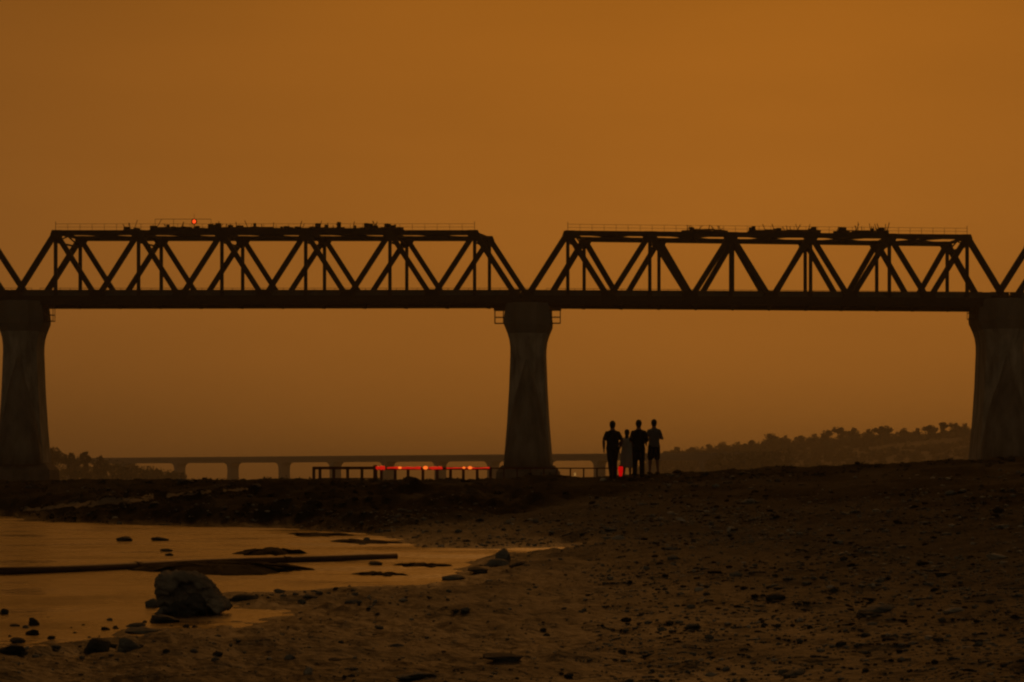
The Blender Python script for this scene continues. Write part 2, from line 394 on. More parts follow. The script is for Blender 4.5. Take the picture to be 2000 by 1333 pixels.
M['sand'] = mat('pale_sand', (.14, .115, .085), .85, (.24, .2, .15), 2, .01, 9, spec=.2)
strip('sand_path', [(45, 999, 5), (120, 992, 9), (210, 984, 10), (300, 974, 7)], 8, M['sand'])
strip('sand_path', [(225, 986, 4), (280, 977, 8), (300, 972, 9)], 8, M['sand'])
strip('sand_path', [(325, 972, 4), (370, 966, 7), (412, 963, 5)], 8, M['sand'])
strip('sand_path', [(436, 961, 4), (465, 959, 5), (492, 958, 3)], 8, M['sand'])

# ------------------------------------------------------------------ railway bridge: truss spans
def lerp(a, b, t): return a + (b - a) * t
def make_span(name, label, fr, bk, yt, yb, ydt, rail_gap=()):
    """fr, bk = (u0, Y0, u1, Y1) front and back truss lines; yt, yb, ydt = photo rows (left, right) of top chord, soffit and deck top on the front line"""
    z = lambda y, Y: H + (HY - y) / F * Y
    zt = [z(yt[k], fr[1 + 2 * k]) for k in (0, 1)]; zb = [z(yb[k], fr[1 + 2 * k]) for k in (0, 1)]; zd = [z(ydt[k], fr[1 + 2 * k]) for k in (0, 1)]
    def line(q, zz): return (Vector(((q[0] - 1000) / F * q[1], q[1], zz[0])), Vector(((q[2] - 1000) / F * q[3], q[3], zz[1])))
    cb = [zb[k] + .42 * (zd[k] - zb[k]) for k in (0, 1)]       # axis of the bottom chord
    root = empty(name, (line(fr, zb)[0] + line(bk, zb)[1]) / 2)
    tag(root, label, 'bridge span', 'truss spans of the railway bridge')
    st = M['steel']; T = {}; B = {}
    def part(nm, a, b, wd, ht, ext=0, m=st, **k):
        q = MB(); q.beam(a, b, wd, ht, ext=ext, **k); return q.build(nm, m, root)
    for side, q in (('f', fr), ('b', bk)):
        b0, b1 = line(q, cb); t0, t1 = line(q, zt)
        Bn = [lerp(b0, b1, i / 6) for i in range(7)]; Tn = [lerp(t0, t1, (i + .5) / 6) for i in range(6)]
        T[side] = Tn; B[side] = Bn
        d = (b1 - b0).normalized()
        tch = part('top_chord', Tn[0], Tn[5], .6, .6, ext=.12)
        bch = part('bottom_chord', Bn[0], Bn[6], .55, .62, ext=.2)
        part('end_post', Bn[0], Tn[0], .62, .68); part('end_post', Bn[6], Tn[5], .62, .68)
        for i in range(6):
            if i > 0: part('diagonal', Bn[i], Tn[i], .52, .62)
            if i < 5: part('diagonal', Tn[i], Bn[i + 1], .52, .62)
            foot = lerp(Bn[i], Bn[i + 1], .5)
            part('vertical', foot, Tn[i], .42, .44)
            nrm = Vector((-d.y, d.x, 0)) * .005
            for sg in (-1, 1):
                g = MB(); o = Vector((-d.y, d.x, 0)) * .33 * sg; c = Tn[i] + o
                pts = [(-.8, .32), (.8, .32), (.9, -.2), (.55, -.95), (-.55, -.95), (-.9, -.2)]
                if i == 0: pts = [(max(a, -.4 - .2 * (bb < 0)), bb) for a, bb in pts]
                if i == 5: pts = [(min(a, .4 + .2 * (bb < 0)), bb) for a, bb in pts]
                g.loft([[c + d * a + Vector((0, 0, bb)) + nrm * s for a, bb in pts] for s in (-1, 1)])
                g.build('gusset', M['steel_dark'], tch)
        for i in range(7):
            for sg in (-1, 1):
                g = MB(); o = Vector((-d.y, d.x, 0)) * .335 * sg; c = Bn[i] + o
                pts = [(-1.05, -.4), (1.05, -.4), (1.0, .25), (.62, 1.05), (-.62, 1.05), (-1.0, .25)]
                if i == 0: pts = [(max(a, -.35), bb) for a, bb in pts]
                if i == 6: pts = [(min(a, .35), bb) for a, bb in pts]
                g.loft([[c + d * a + Vector((0, 0, bb)) + nrm * s for a, bb in pts] for s in (-1, 1)])
                g.build('gusset', M['steel_dark'], bch)
    up = Vector((0, 0, 1))
    for i in range(6):                      # top lateral bracing and sway frames
        a, b = T['f'][i], T['b'][i]
        part('cross_strut', a, b, .3, .34)
        part('sway_strut', a - up * 1.15, b - up * 1.15, .18, .2)
        part('sway_brace', a - up * 1.1, lerp(a, b, .5) - up * .1, .14, .14); part('sway_brace', lerp(a, b, .5) - up * .1, b - up * 1.1, .14, .14)
        if i < 5:
            part('lateral_brace', T['f'][i] - up * .02, T['b'][i + 1] - up * .02, .2, .2)
            part('lateral_brace', T['b'][i] + up * .03, T['f'][i + 1] + up * .03, .2, .2)
            m1 = lerp(T['f'][i], T['f'][i + 1], .5); m2 = lerp(T['b'][i], T['b'][i + 1], .5)
            part('cross_strut', m1, m2, .2, .22)
    # floor system
    f0, f1 = line(fr, cb); b0, b1 = line(bk, cb)
    for i in range(13):
        a = lerp(f0, f1, i / 12); b = lerp(b0, b1, i / 12); dn = up * .38
        part('floor_beam', a - dn, b - dn, .34, .9, m=M['steel_dark'])
    for k in (.25, .42, .58, .75):
        part('stringer', lerp(f0, b0, k) + up * .28, lerp(f1, b1, k) + up * .28, .3, .5, m=M['steel_dark'])
    sl = MB()
    q0, q1 = line(fr, zd); r0, r1 = line(bk, zd); e = .09
    c0, c1, c2, c3 = lerp(q0, r0, e), lerp(q1, r1, e), lerp(q1, r1, 1 - e), lerp(q0, r0, 1 - e)
    sl.loft([[p - up * .62 for p in (c0, c1, c2, c3)], [p - up * .32 for p in (c0, c1, c2, c3)]]); sl.build('deck_slab', M['deck'], root)
    for side, q, sg in (('f', fr, -1), ('b', bk, 1)):        # outer girder below, cable trough above: the solid band one sees
        b0, b1 = line(q, zb); d0, d1 = line(q, zd)
        n = Vector((-(b1 - b0).y, (b1 - b0).x, 0)).normalized() * sg
        part('edge_girder', b0 + up * .28 + n * .02, b1 + up * .28 + n * .02, .5, .56, m=M['steel_dark'])
        part('girder_flange', b0 + up * .035 + n * .02, b1 + up * .035 + n * .02, .8, .07, m=M['steel'])
        part('trough_wall', d0 - up * .5 - n * .5, d1 - up * .5 - n * .5, .12, 1.0, m=M['deck'])
        part('kerb_cap', d0 - up * .06 - n * .5, d1 - up * .06 - n * .5, .3, .12, m=M['deck'])
    for k in (.38, .5, .62): part('rail', lerp(q0, r0, k) - up * .22, lerp(q1, r1, k) - up * .22, .07, .18, m=M['rust'])
    hb = MB(); a0, a1 = r0, r1                                 # hand rail along the far side of the deck
    hb.beam(a0 + up * .75, a1 + up * .75, .05, .05)
    hb.beam(a0 + up * .4, a1 + up * .4, .04, .04)
    for i in range(49): hb.beam(lerp(a0, a1, i / 48) - up * .1, lerp(a0, a1, i / 48) + up * .75, .05, .05)
    hb.build('handrail', M['steel'], root)
    hb = MB(); t0, t1 = T['f'][0] + up * .25, T['f'][5] + up * .25; nn = 34      # hand rail along the top chord
    hb.beam(t0 + up * .85, t1 + up * .85, .035, .035); hb.beam(t0 + up * .45, t1 + up * .45, .03, .03)
    for i in range(nn + 1):
        big = 1.15 if i in (0, nn) else .85
        hb.beam(lerp(t0, t1, i / nn), lerp(t0, t1, i / nn) + up * big, .06 if big > 1 else .04, .04)
    hb.build('handrail', M['steel'], root)
    return root, T
YA, YM, YB = 353.0, 347.5, 362.0
W_ = 8.6
left_span, TL = make_span('truss_span', 'dark steel truss span between left and middle piers, signal light on top', (28, YA, 1010, YM), (78, YA + W_, 1037, YM + W_), (455, 455), (595.5, 594), (566, 566))
right_span, TR = make_span('truss_span', 'dark steel truss span between the middle and right piers', (1028, YM + .2, 1964, YB), (1067, YM + W_ + .6, 1918, YB + 11), (455, 464), (594.5, 599.5), (566, 571))
prev_span, _ = make_span('truss_span', 'truss span cut off by left photo edge, only its sloping end post showing', (-968, YA + 7, 14, YA + .2), (-900, YA + 15, 62, YA + W_), (455, 455), (597, 595.5), (567, 566))
next_span, _ = make_span('truss_span', 'truss span cut off by right photo edge, only its first post showing', (1980, YB + .3, 2890, YB + 26), (1935, YB + 11.3, 2780, YB + 38), (464, 478), (599.5, 608), (571, 581))

# ------------------------------------------------------------------ piers
prof = [(590, 40), (594, 42), (606, 44), (624, 46), (633, 45.5), (640, 42.5), (650, 38.5), (662, 35), (676, 33.2), (690, 33), (760, 35.6), (830, 39.8), (880, 44), (908, 46.5)]
def oct_ring(cx, cy, r, s, z, dirn):
    """long octagon: half width r, straight half length s along dirn"""
    ax = Vector((dirn.y, -dirn.x, 0)); pts = []
    k = .46
    for a, b in ((-1, -s), (-k, -s - r * .62), (k, -s - r * .62), (1, -s), (1, s), (k, s + r * .62), (-k, s + r * .62), (-1, s)):
        p = Vector((cx, cy, z)) + ax * (a * r) + dirn * b
        pts.append(p)
    return pts
def make_pier(label, u, Yf, scale, slen, dirn, dy=0.0, cages=(-1, 1)):
    dirn = Vector(dirn).normalized()
    cx = (u - 1000) / F * Yf; c = Vector((cx, Yf, 0)) + dirn * (slen + 2.0)
    root = empty('bridge_pier', (c.x, c.y, 0)); tag(root, label, 'bridge pier', 'concrete piers of the railway bridge')
    zz = lambda y: H + (HY - y - dy) / F * Yf
    rr = lambda h: h / F * Yf * scale
    cap = MB(); cap.loft([oct_ring(c.x, c.y, rr(h), slen, zz(y), dirn) for y, h in prof[:7]][::-1]); capo = cap.build('pier_cap', M['concrete_cap'], root)
    sh = MB(); sh.loft([oct_ring(c.x, c.y, rr(h), slen, zz(y), dirn) for y, h in prof[6:]][::-1]); sh.build('shaft', M['concrete'], root)
    ct = MB(); rings = []
    for y, h in ((912, 46), (880, 43), (840, 36), (800, 29), (760, 20), (725, 10), (702, 2)):
        z = zz(y); r = rr(h); ring = []
        base = c - dirn * (slen + .55)
        for i in range(13):
            a = math.pi * i / 12
            ring.append(Vector((base.x, base.y, z)) + Vector((dirn.y, -dirn.x, 0)) * (math.cos(a) * r) - dirn * (math.sin(a) * (r * .62 + 1.35)))
        rings.append(ring)
    ct.loft(rings); ct.build('cutwater', M['concrete_low'], root, smooth=True)
    pl = MB(); pl.loft([oct_ring(c.x, c.y, rr(62), slen + .8, -.2, dirn), oct_ring(c.x, c.y, rr(60), slen + .8, zz(922), dirn), oct_ring(c.x, c.y, rr(50), slen + .3, zz(909), dirn)])
    pl.build('plinth', M['plinth'], root)
    ax = Vector((dirn.y, -dirn.x, 0))
    for sgn in (-1, 1):                       # bearings under the trusses
        for k in (-1, 1):
            bb = MB(); pc = c + dirn * (sgn * (slen - .6)) + ax * (k * rr(17)) + Vector((0, 0, zz(590) - .02)); bb.beam(pc, pc + Vector((0, 0, .42)), .9, .9); bb.build('bearing', M['steel_dark'], capo)
    for sgn in cages:                         # inspection cages hung beside the cap
        g = MB(); x0 = c - dirn * (slen * .85) + ax * (sgn * rr(46)); zt = zz(602); zb = zz(629)
        def q(a, b, z): return Vector((x0.x, x0.y, z)) + ax * (sgn * a) + dirn * b
        wdt = 1.15
        for b in (0, 1.5):
            for a in (.1, wdt): g.beam(q(a, b, zb), q(a, b, zt), .07, .07)
            for z in (zb, (zt + zb) / 2 - .1): g.beam(q(-.4, b, z), q(wdt, b, z), .07, .07)
        for z in (zb, (zt + zb) / 2 - .1): g.beam(q(wdt, 0, z), q(wdt, 1.5, z), .07, .07)
        g.add([q(-.4, 0, zb), q(wdt, 0, zb), q(wdt, 1.5, zb), q(-.4, 1.5, zb)], [(0, 1, 2, 3)])
        g.beam(q(-.4, .75, zt + .05), q(wdt + .1, .75, zt + .05), 1.6, .35)
        g.build('inspection_cage', M['rust'], root)
    return root
make_pier('middle concrete bridge pier with flared cap, standing behind the red-lit fence', 1028, YM - 2.2, 1.0, 4.2, (.05, 1, 0))
make_pier('left concrete bridge pier at the photo edge, streaked with dark stain', 33, YA - 2.5, 1.0, 3.0, (0, 1, 0), dy=-4, cages=(1,))
make_pier('right bridge pier, darkest and widest, beside the wooded far bank', 1969, YB - 2.6, 1.13, 4.2, (0, 1, 0), dy=-8, cages=(-1,))

# ------------------------------------------------------------------ gear and rubbish on top of the trusses
def chord_point(T, u, up=.26):
    a, b = T['f'][0], T['f'][5]
    for k in range(2001):
        p = lerp(a, b, k / 2000)
        if 1000 + p.x / p.y * F >= u: break
    return p + Vector((0, 0, up))
def pile(label, T, u0, u1, hpx, spikes, seed, rows=True):
    r = random.Random(seed); a = chord_point(T, u0); b = chord_point(T, u1); d = (b - a).normalized(); L = (b - a).length
    n = Vector((-d.y, d.x, 0)); up = Vector((0, 0, 1)); hm = hpx / F * a.y
    root = empty('equipment_pile', a); tag(root, label, 'equipment', 'gear piled on top of the trusses')
    q = MB(); q.beam(a + n * .7 + up * .05, b + n * .7 + up * .05, 1.9, .1); q.build('walkway_board', M['steel_dark'], root)
    q = MB()
    for k in range(int(L * 2.6)):
        t = r.random() * L; l = r.uniform(1.2, 5); t = min(t, max(0, L - l)); o = r.uniform(-.1, 1.5); z = .1 + r.random() * hm * .32
        p = a + d * t + n * o + up * z
        q.beam(p, p + d * min(l, L) + n * r.uniform(-.2, .2) + up * r.uniform(-.12, .12), r.uniform(.08, .22), r.uniform(.08, .2))
    q.build('pipe_bundle', M['rust'], root)
    q = MB()
    for k in range(int(L * 1.5) + 2):
        t = r.random() * L; o = r.uniform(0, 1.4); s = r.uniform(.25, .6); hh = hm * r.choice((.3, .45, .6, .8, 1.15)) * r.uniform(.8, 1.1)
        q.box(a + d * t + n * o + up * (.1 + hh / 2), s * r.uniform(.8, 1.8), s, hh, r.random())
    q.build('crate_stack', M['steel_dark'], root)
    q = MB()
    for k in range(spikes):
        t = r.random() * L; o = r.uniform(0, 1.4); p = a + d * t + n * o + up * .1; hh = hm * r.uniform(.8, 1.5)
        q.beam(p, p + up * hh + d * r.uniform(-.7, .7) + n * r.uniform(-.3, .3), .07, .07)
    if spikes: q.build('upright_bar', M['rust'], root)
    return root
pile('small dark heap of gear on left truss, left of the signal light', TL, 241, 269, 14, 3, 1)
pile('long row of dark gear along the top of the left truss', TL, 291, 560, 13, 12, 2)
pile('row of dark gear on left truss, right half, ending short of its corner', TL, 562, 786, 13, 12, 3)
pile('short low heap of gear on right truss, nearest the middle pier', TR, 1336, 1420, 10, 9, 4)
pile('long dark heap of gear on right truss, the middle of its three', TR, 1462, 1602, 12, 12, 5)
pile('tallest heap with bristling bars on right truss, nearest the right pier', TR, 1634, 1734, 15, 13, 6)
# bar on posts above the heap
mb = MB(); a = chord_point(TL, 303); b = chord_point(TL, 412); up = Vector((0, 0, 1))
mb.beam(a + up * 1.42, b + up * 1.42, .05, .05)
for k in (0, .33, .66, 1): mb.beam(lerp(a, b, k), lerp(a, b, k) + up * 1.42, .045, .045)
mb.beam(a, a + up * 1.42 - Vector((-.8, 0, 0)), .06, .06)
tag(mb.build('post_frame', M['steel_dark'], loc=a), 'thin bar on posts above the left truss, passing the signal light', 'frame')
# signal light
p = chord_point(TL, 380) + Vector((0, -.45, .1)); sl = empty('signal_light', p); tag(sl, 'glowing orange-red signal light on top of left truss', 'signal light')
q = MB(); q.beam(p, p + up * .75, .1, .1); q.build('post', M['steel_dark'], sl)
q = MB(); q.loft([[p + Vector((.34 * math.cos(t), .2, .98 + .34 * math.sin(t))) for t in np.linspace(0, 2 * math.pi, 13)[:-1]], [p + Vector((.36 * math.cos(t), .02, .98 + .36 * math.sin(t))) for t in np.linspace(0, 2 * math.pi, 13)[:-1]]]); hs = q.build('housing', M['steel_dark'], sl)
q = MB(); q.ell(p + Vector((0, 0, .98)), .21, .12, .24); q.build('lens', M['signal_glass'], hs, smooth=True)
q = MB(); q.beam(p + Vector((0, .1, 1.3)), p + Vector((0, .1, 2.0)), .035, .035); q.build('rod', M['steel_dark'], sl)

# ------------------------------------------------------------------ fence with red lights behind the ridge
YF = 190.0
fence = empty('railing_fence', P(612, 938, YF)); fence.location.z = gz(*P(612, 938, YF).xy); tag(fence, 'dark post-and-rail fence along ridge, top rail glowing red', 'fence')
posts = [613, 625, 652, 679, 707, 733, 745, 772, 797, 826, 854, 880, 905, 932, 958]
for k, u in enumerate(posts):
    q = MB(); p = P(u, 940, YF); z0 = gz(p.x, p.y) - .1
    top = P(u, 913 if u != 733 else 909, YF).z; wd = .27 if u == 733 else .19
    q.beam((p.x, p.y, z0), (p.x, p.y, top), wd, wd); q.build('post', M['rust'], fence)
u = 984
while u < 1200:
    q = MB(); p = P(u, 940, YF); q.beam((p.x, p.y, gz(p.x, p.y) - .1), (p.x, p.y, P(u, 915, YF).z), .1, .1); q.build('post', M['rust'], fence); u += 26
q = MB(); q.beam(P(611, 914.5, YF), P(735, 914.5, YF), .19, .19); q.build('top_rail', M['rail_red'], fence)
q = MB(); q.beam(P(735, 915.5, YF), P(960, 915.5, YF), .18, .18); q.build('top_rail', M['rail_red'], fence)
q = MB(); q.beam(P(960, 915, YF), P(1215, 915, YF), .08, .08); q.build('top_rail', M['rail_red'], fence)
q = MB(); q.beam(P(625, 935, YF), P(735, 935, YF), .08, .08); q.build('lower_rail', M['rust'], fence)
for lab, u0, u1, r_ in (('bright red light tube at left end of the fence\'s glowing rail', 734, 752, .15), ('long thin red light tube on middle of the fence rail', 756, 822, .1),
                        ('red light tube on fence rail just right of brightest bulb', 838, 864, .11), ('faint red light tube at right end of fence rail, near pier', 872, 956, .06)):
    q = MB(); q.tube([P(lerp(u0, u1, k / 10), 914.3 + random.uniform(-.6, .6), YF - .14) for k in range(11)], [r_ * random.uniform(.45, 1.1) for k in range(11)]); o = q.build('light_tube', M['red_tube'], smooth=True, loc=P(u0, 914, YF - .12)); tag(o, lab, 'light tube', 'red lights on the fence')
for lab, u, s in (('orange bulb on fence rail, between the two left tubes', 781, .14), ('brightest orange bulb at the middle of the red fence rail', 831, .2), ('small orange bulb on fence rail, left of the last one', 906, .12), ('orange bulb on fence rail closest to middle pier', 918, .17)):
    root = empty('light_bulb', P(u, 916, YF - .2)); tag(root, lab, 'light bulb', 'bulbs on the fence')
    q = MB(); q.ell(P(u, 914, YF - .2), s * .85, s * .7, s * .6); q.build('globe', M['orange_bulb'], root, smooth=True)
    q = MB(); q.beam(P(u, 914, YF - .1), P(u, 914, YF + .02), .1, .1); q.build('bracket', M['rust'], root)
root = empty('ground_lamp', P(1123, 938, 150)); root.location.z = gz(*P(1123, 938, 150).xy); tag(root, 'tiny yellow lamp low to the left of the group of people', 'lamp')
q = MB(); q.beam(root.location, P(1123, 930, 150), .05, .05); q.build('post', M['rust'], root)
q = MB(); q.ell(P(1123, 927, 150), .055, .055, .1); q.build('bulb', M['yellow_bulb'], root, smooth=True)

# ------------------------------------------------------------------ far road bridge
ZD = 16.2 + H
def far_pt(u, y): 
    Y = F * 16.2 / (HY - y); return Vector(((u - 1000) / F * Y, Y, ZD))
A_, B_ = far_pt(120, 895.5), far_pt(1470, 884)
fb = empty('road_bridge', lerp(A_, B_, .5)); fb.location.z = 0; tag(fb, 'low hazy concrete road bridge on the horizon behind the piers', 'bridge')
def at_u(u):
    lo, hi = 0., 1.
    for _ in range(40):
        m = (lo + hi) / 2; p = lerp(A_, B_, m)
        if 1000 + p.x / p.y * F < u: lo = m
        else: hi = m
    return lerp(A_, B_, lo)
dB = (B_ - A_).normalized(); nB = Vector((-dB.y, dB.x, 0))
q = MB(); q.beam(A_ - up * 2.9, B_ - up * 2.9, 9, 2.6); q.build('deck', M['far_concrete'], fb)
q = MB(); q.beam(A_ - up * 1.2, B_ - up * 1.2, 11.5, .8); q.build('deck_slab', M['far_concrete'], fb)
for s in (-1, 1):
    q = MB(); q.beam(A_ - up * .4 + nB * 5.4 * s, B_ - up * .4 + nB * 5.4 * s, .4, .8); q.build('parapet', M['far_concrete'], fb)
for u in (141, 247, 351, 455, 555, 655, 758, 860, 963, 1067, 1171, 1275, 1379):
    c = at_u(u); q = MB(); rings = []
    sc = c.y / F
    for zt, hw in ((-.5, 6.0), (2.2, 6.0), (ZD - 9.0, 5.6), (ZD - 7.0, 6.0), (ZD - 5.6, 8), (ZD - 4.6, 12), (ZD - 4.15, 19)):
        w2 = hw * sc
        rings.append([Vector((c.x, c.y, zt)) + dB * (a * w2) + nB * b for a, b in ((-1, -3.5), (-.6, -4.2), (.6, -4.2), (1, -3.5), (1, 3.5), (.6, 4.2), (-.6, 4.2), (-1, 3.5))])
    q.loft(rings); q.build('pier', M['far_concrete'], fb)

# ------------------------------------------------------------------ wooded banks
def make_tree(seed, h=8.0, spread=3.2, leaves=900, tall=1.0):
    r = random.Random(seed); leaf = MB(); tr = MB()
    tr.tube([(0, 0, -.5), (.1, 0, h * .3), (r.uniform(-.3, .3), 0, h * .62)], [.28, .2, .1], 7)
    lobes = []
    for k in range(9):
        a = r.uniform(0, 6.28); rad = spread * r.uniform(.1, .75)
        lobes.append((Vector((math.cos(a) * rad, math.sin(a) * rad, h * r.uniform(.12, .84))), spread * r.uniform(.3, .62)))
    lobes.append((Vector((0, 0, h * .85)), spread * .35))
    for c, rr in lobes:
        tr.tube([(0, 0, h * .3), c * .6 + Vector((0, 0, h * .12)), c], [.14, .09, .04], 5)
        for k in range(leaves // 10):
            v = Vector((r.gauss(0, 1), r.gauss(0, 1), r.gauss(0, 1))).normalized() * rr * (r.random() ** .4)
            p = c + v; s = r.uniform(.2, .46)
            t1 = Vector((r.gauss(0, 1), r.gauss(0, 1), r.gauss(0, 1))).normalized(); t2 = t1.orthogonal().normalized()
            leaf.add([p - t1 * s - t2 * s * .5, p + t1 * s - t2 * s * .5, p + t1 * s * .7 + t2 * s * .6, p - t1 * s * .7 + t2 * s * .6], [(0, 1, 2, 3)])
    return leaf.mesh('crown'), tr.mesh('trunk')
protos = [make_tree(100 + k, 8, s) for k, s in enumerate((3.4, 2.6, 4.2, 2.0, 3.8, 3.0))]
for k, (a, b) in enumerate(protos): a.materials.append(M['leaf'] if k % 2 else M['leaf_dark']); b.materials.append(M['bark'])
def tree(name, label, loc, hgt, k, wide=1.0, group=None, rz=0.):
    o = empty(name, loc); s = hgt / 8.0; o.scale = (s * wide, s * wide, s); o.rotation_euler.z = rz
    tag(o, label, 'tree', group)
    for nm, me_ in zip(('crown', 'trunk'), protos[k]):
        c = bpy.data.objects.new(nm, me_); C.objects.link(c); c.parent = o
    return o
# right bank: a hill that rises to the right
hu = [1180, 1240, 1290, 1400, 1500, 1600, 1700, 1800, 1900, 2100, 2500]
hy = [937, 925, 898, 886, 874, 868, 861, 855, 850, 845, 840]
def hill_h(u, t):
    """t 0 foot (near) .. 1 crest"""
    return np.interp(u, hu, hy), t
YH0, YH1 = 1780., 2380.
mb = MB(); NU, NT = 120, 26
uu = np.linspace(1180, 2500, NU)
def hill_pt(u, t):
    Y = YH0 + (YH1 - YH0) * t; crest = H + (HY - np.interp(u, hu, hy)) / F * YH1
    prf = t ** .8 if t <= 1 else 1 - (t - 1) * .3
    z = .05 + (crest - .05) * prf + .5 * float(fbm(np.array([u * .02]), np.array([t * 5.]), 55, 3)[0]) * min(t, .6) * (1 if crest > 2 else .1)
    return Vector(((u - 1000) / F * Y, Y, z))
for j in range(NT):
    for i in range(NU): mb.v.append(tuple(hill_pt(uu[i], j / (NT - 6))))
for j in range(NT - 1):
    for i in range(NU - 1): mb.f.append((j * NU + i, j * NU + i + 1, (j + 1) * NU + i + 1, (j + 1) * NU + i)); mb.m.append(0)
tag(mb.build('hillside', M['hill'], smooth=True), kind='structure')
r = random.Random(5)
crest = [(1300, 4.5, 0), (1322, 6, 4), (1352, 5, 2), (1384, 5.5, 0), (1412, 6.0, 2), (1440, 5.0, 4), (1468, 5, 0), (1504, 7.4, 0), (1534, 6, 4), (1562, 5.5, 5), (1590, 6.0, 4), (1618, 7.2, 0), (1642, 8.2, 5), (1668, 7.4, 2),
         (1696, 6.6, 4), (1722, 7.6, 5), (1736, 5.6, 3), (1766, 6.0, 2), (1792, 5.6, 4), (1816, 6.6, 5), (1843, 8.0, 3), (1866, 7.0, 5), (1884, 6.8, 4)]
special = {1504: 'dome-shaped hazy tree, first tall crown where the right bank rises', 1642: 'tallest hazy crown midway along the right bank crest',
           1722: 'narrow upright hazy treetop on right bank, right of its tallest crown', 1843: 'slim spiky treetop on right bank closest to the right pier', 1322: 'low hazy tree just right of the four people, behind them'}
ordn = 'first second third fourth fifth sixth seventh eighth ninth tenth eleventh twelfth thirteenth fourteenth fifteenth sixteenth seventeenth eighteenth nineteenth twentieth twenty-first twenty-second twenty-third'.split()
for q_, (u, hgt, k) in enumerate(crest):
    p = hill_pt(u, .97)
    tree('bank_tree', special.get(u, 'hazy tree on right bank skyline, %s crown counted from its left end' % ordn[q_]), p - up * .3, hgt * 1.65, k, r.uniform(1.1, 1.7), 'skyline trees of the right bank', r.uniform(0, 6))
def scrub_stuff(name, label, pts, material, cat=None):
    """pts: (position, size) leaf quads"""
    m = MB(); rr = random.Random(name)
    for p, s in pts:
        t1 = Vector((rr.gauss(0, 1), rr.gauss(0, 1), rr.gauss(0, .7))).normalized(); t2 = t1.orthogonal().normalized()
        m.add([p - t1 * s - t2 * s * .5, p + t1 * s - t2 * s * .4, p + t1 * s * .6 + t2 * s * .6, p - t1 * s * .7 + t2 * s * .5], [(0, 1, 2, 3)])
    return tag(m.build(name, material), label, cat, kind='stuff')
pts = []
for k in range(1500):
    u = r.uniform(1250, 2150); t = r.random() ** .7 * .99; b = hill_pt(u, t); rad = r.uniform(1.6, 4.8) * (.6 + .6 * t)
    if 1700 < u < 1885 and abs((860 + (1880 - u) * .1) - (HY - (b.z - H) * F / b.y)) < 5: continue
    for j in range(34):
        v = Vector((r.gauss(0, 1), r.gauss(0, 1), abs(r.gauss(0, .8)))).normalized() * rad * r.random() ** .4
        pts.append((b + v, r.uniform(.5, 1.15)))
for k in range(560):
    u = r.uniform(1275, 2150); b = hill_pt(u, r.uniform(.92, 1.0)) + up * r.uniform(0, 4.5) * (.5 + .5 * math.sin(u * .055) * math.sin(u * .021 + 1)); rad = r.uniform(2, 6)
    for j in range(40):
        v = Vector((r.gauss(0, 1), r.gauss(0, 1), abs(r.gauss(0, .9)))).normalized() * rad * r.random() ** .4
        pts.append((b + v, r.uniform(.5, 1.15)))
scrub_stuff('woodland', 'hazy mass of bushes and trees covering the right bank', pts, M['leaf_dark'], 'woodland')
# trees where the road bridge reaches the right bank
pts = []
for k in range(150):
    u = r.uniform(1372, 1540); Y = r.uniform(1500, 1600); b = P(u, r.uniform(np.interp(u, [1372, 1400, 1540], [905, 890, 884]), 938), Y); rad = r.uniform(1.5, 4)
    for j in range(36):
        v = Vector((r.gauss(0, 1), r.gauss(0, 1), r.gauss(0, .8))).normalized() * rad * r.random() ** .4; v.z = max(v.z, -b.z)
        pts.append((b + v, r.uniform(.3, .8)))
scrub_stuff('woodland', 'hazy thicket hiding the right end of the far road bridge', pts, M['leaf'], 'woodland')
# left far bank
pts = []
for k in range(460):
    u = r.uniform(-150, 360); Y = r.uniform(1450, 1700); yt = np.interp(u, [-150, 90, 180, 260, 360], [882, 890, 900, 912, 932]); rad = r.uniform(1.5, 4)
    b = P(u, r.uniform(yt, 938), Y)
    for j in range(36):
        v = Vector((r.gauss(0, 1), r.gauss(0, 1), r.gauss(0, .8))).normalized() * rad * r.random() ** .4; v.z = max(v.z, -b.z)
        pts.append((b + v, r.uniform(.3, .8)))
scrub_stuff('woodland', 'hazy low woodland on far left bank, beside the left pier', pts, M['leaf'], 'woodland')
for u, yt, k in ((60, 876, 0), (102, 876, 5), (138, 884, 1), (168, 880, 3), (196, 892, 2)):
    Y = 1480; top = P(u, yt, Y).z
    tree('bank_tree', {102: 'hazy bushy tree just right of left pier on far bank', 138: 'low hazy treetop between two taller ones at the far left', 168: 'slim hazy treetop on far left bank above the road bridge end',
                       60: 'hazy tree hidden mostly behind the left pier', 196: 'last low hazy tree where the road bridge meets the left bank'}[u], ((u - 1000) / F * Y, Y, 0), top * 1.02, k, .8, 'trees of the far left bank', r.uniform(0, 6))

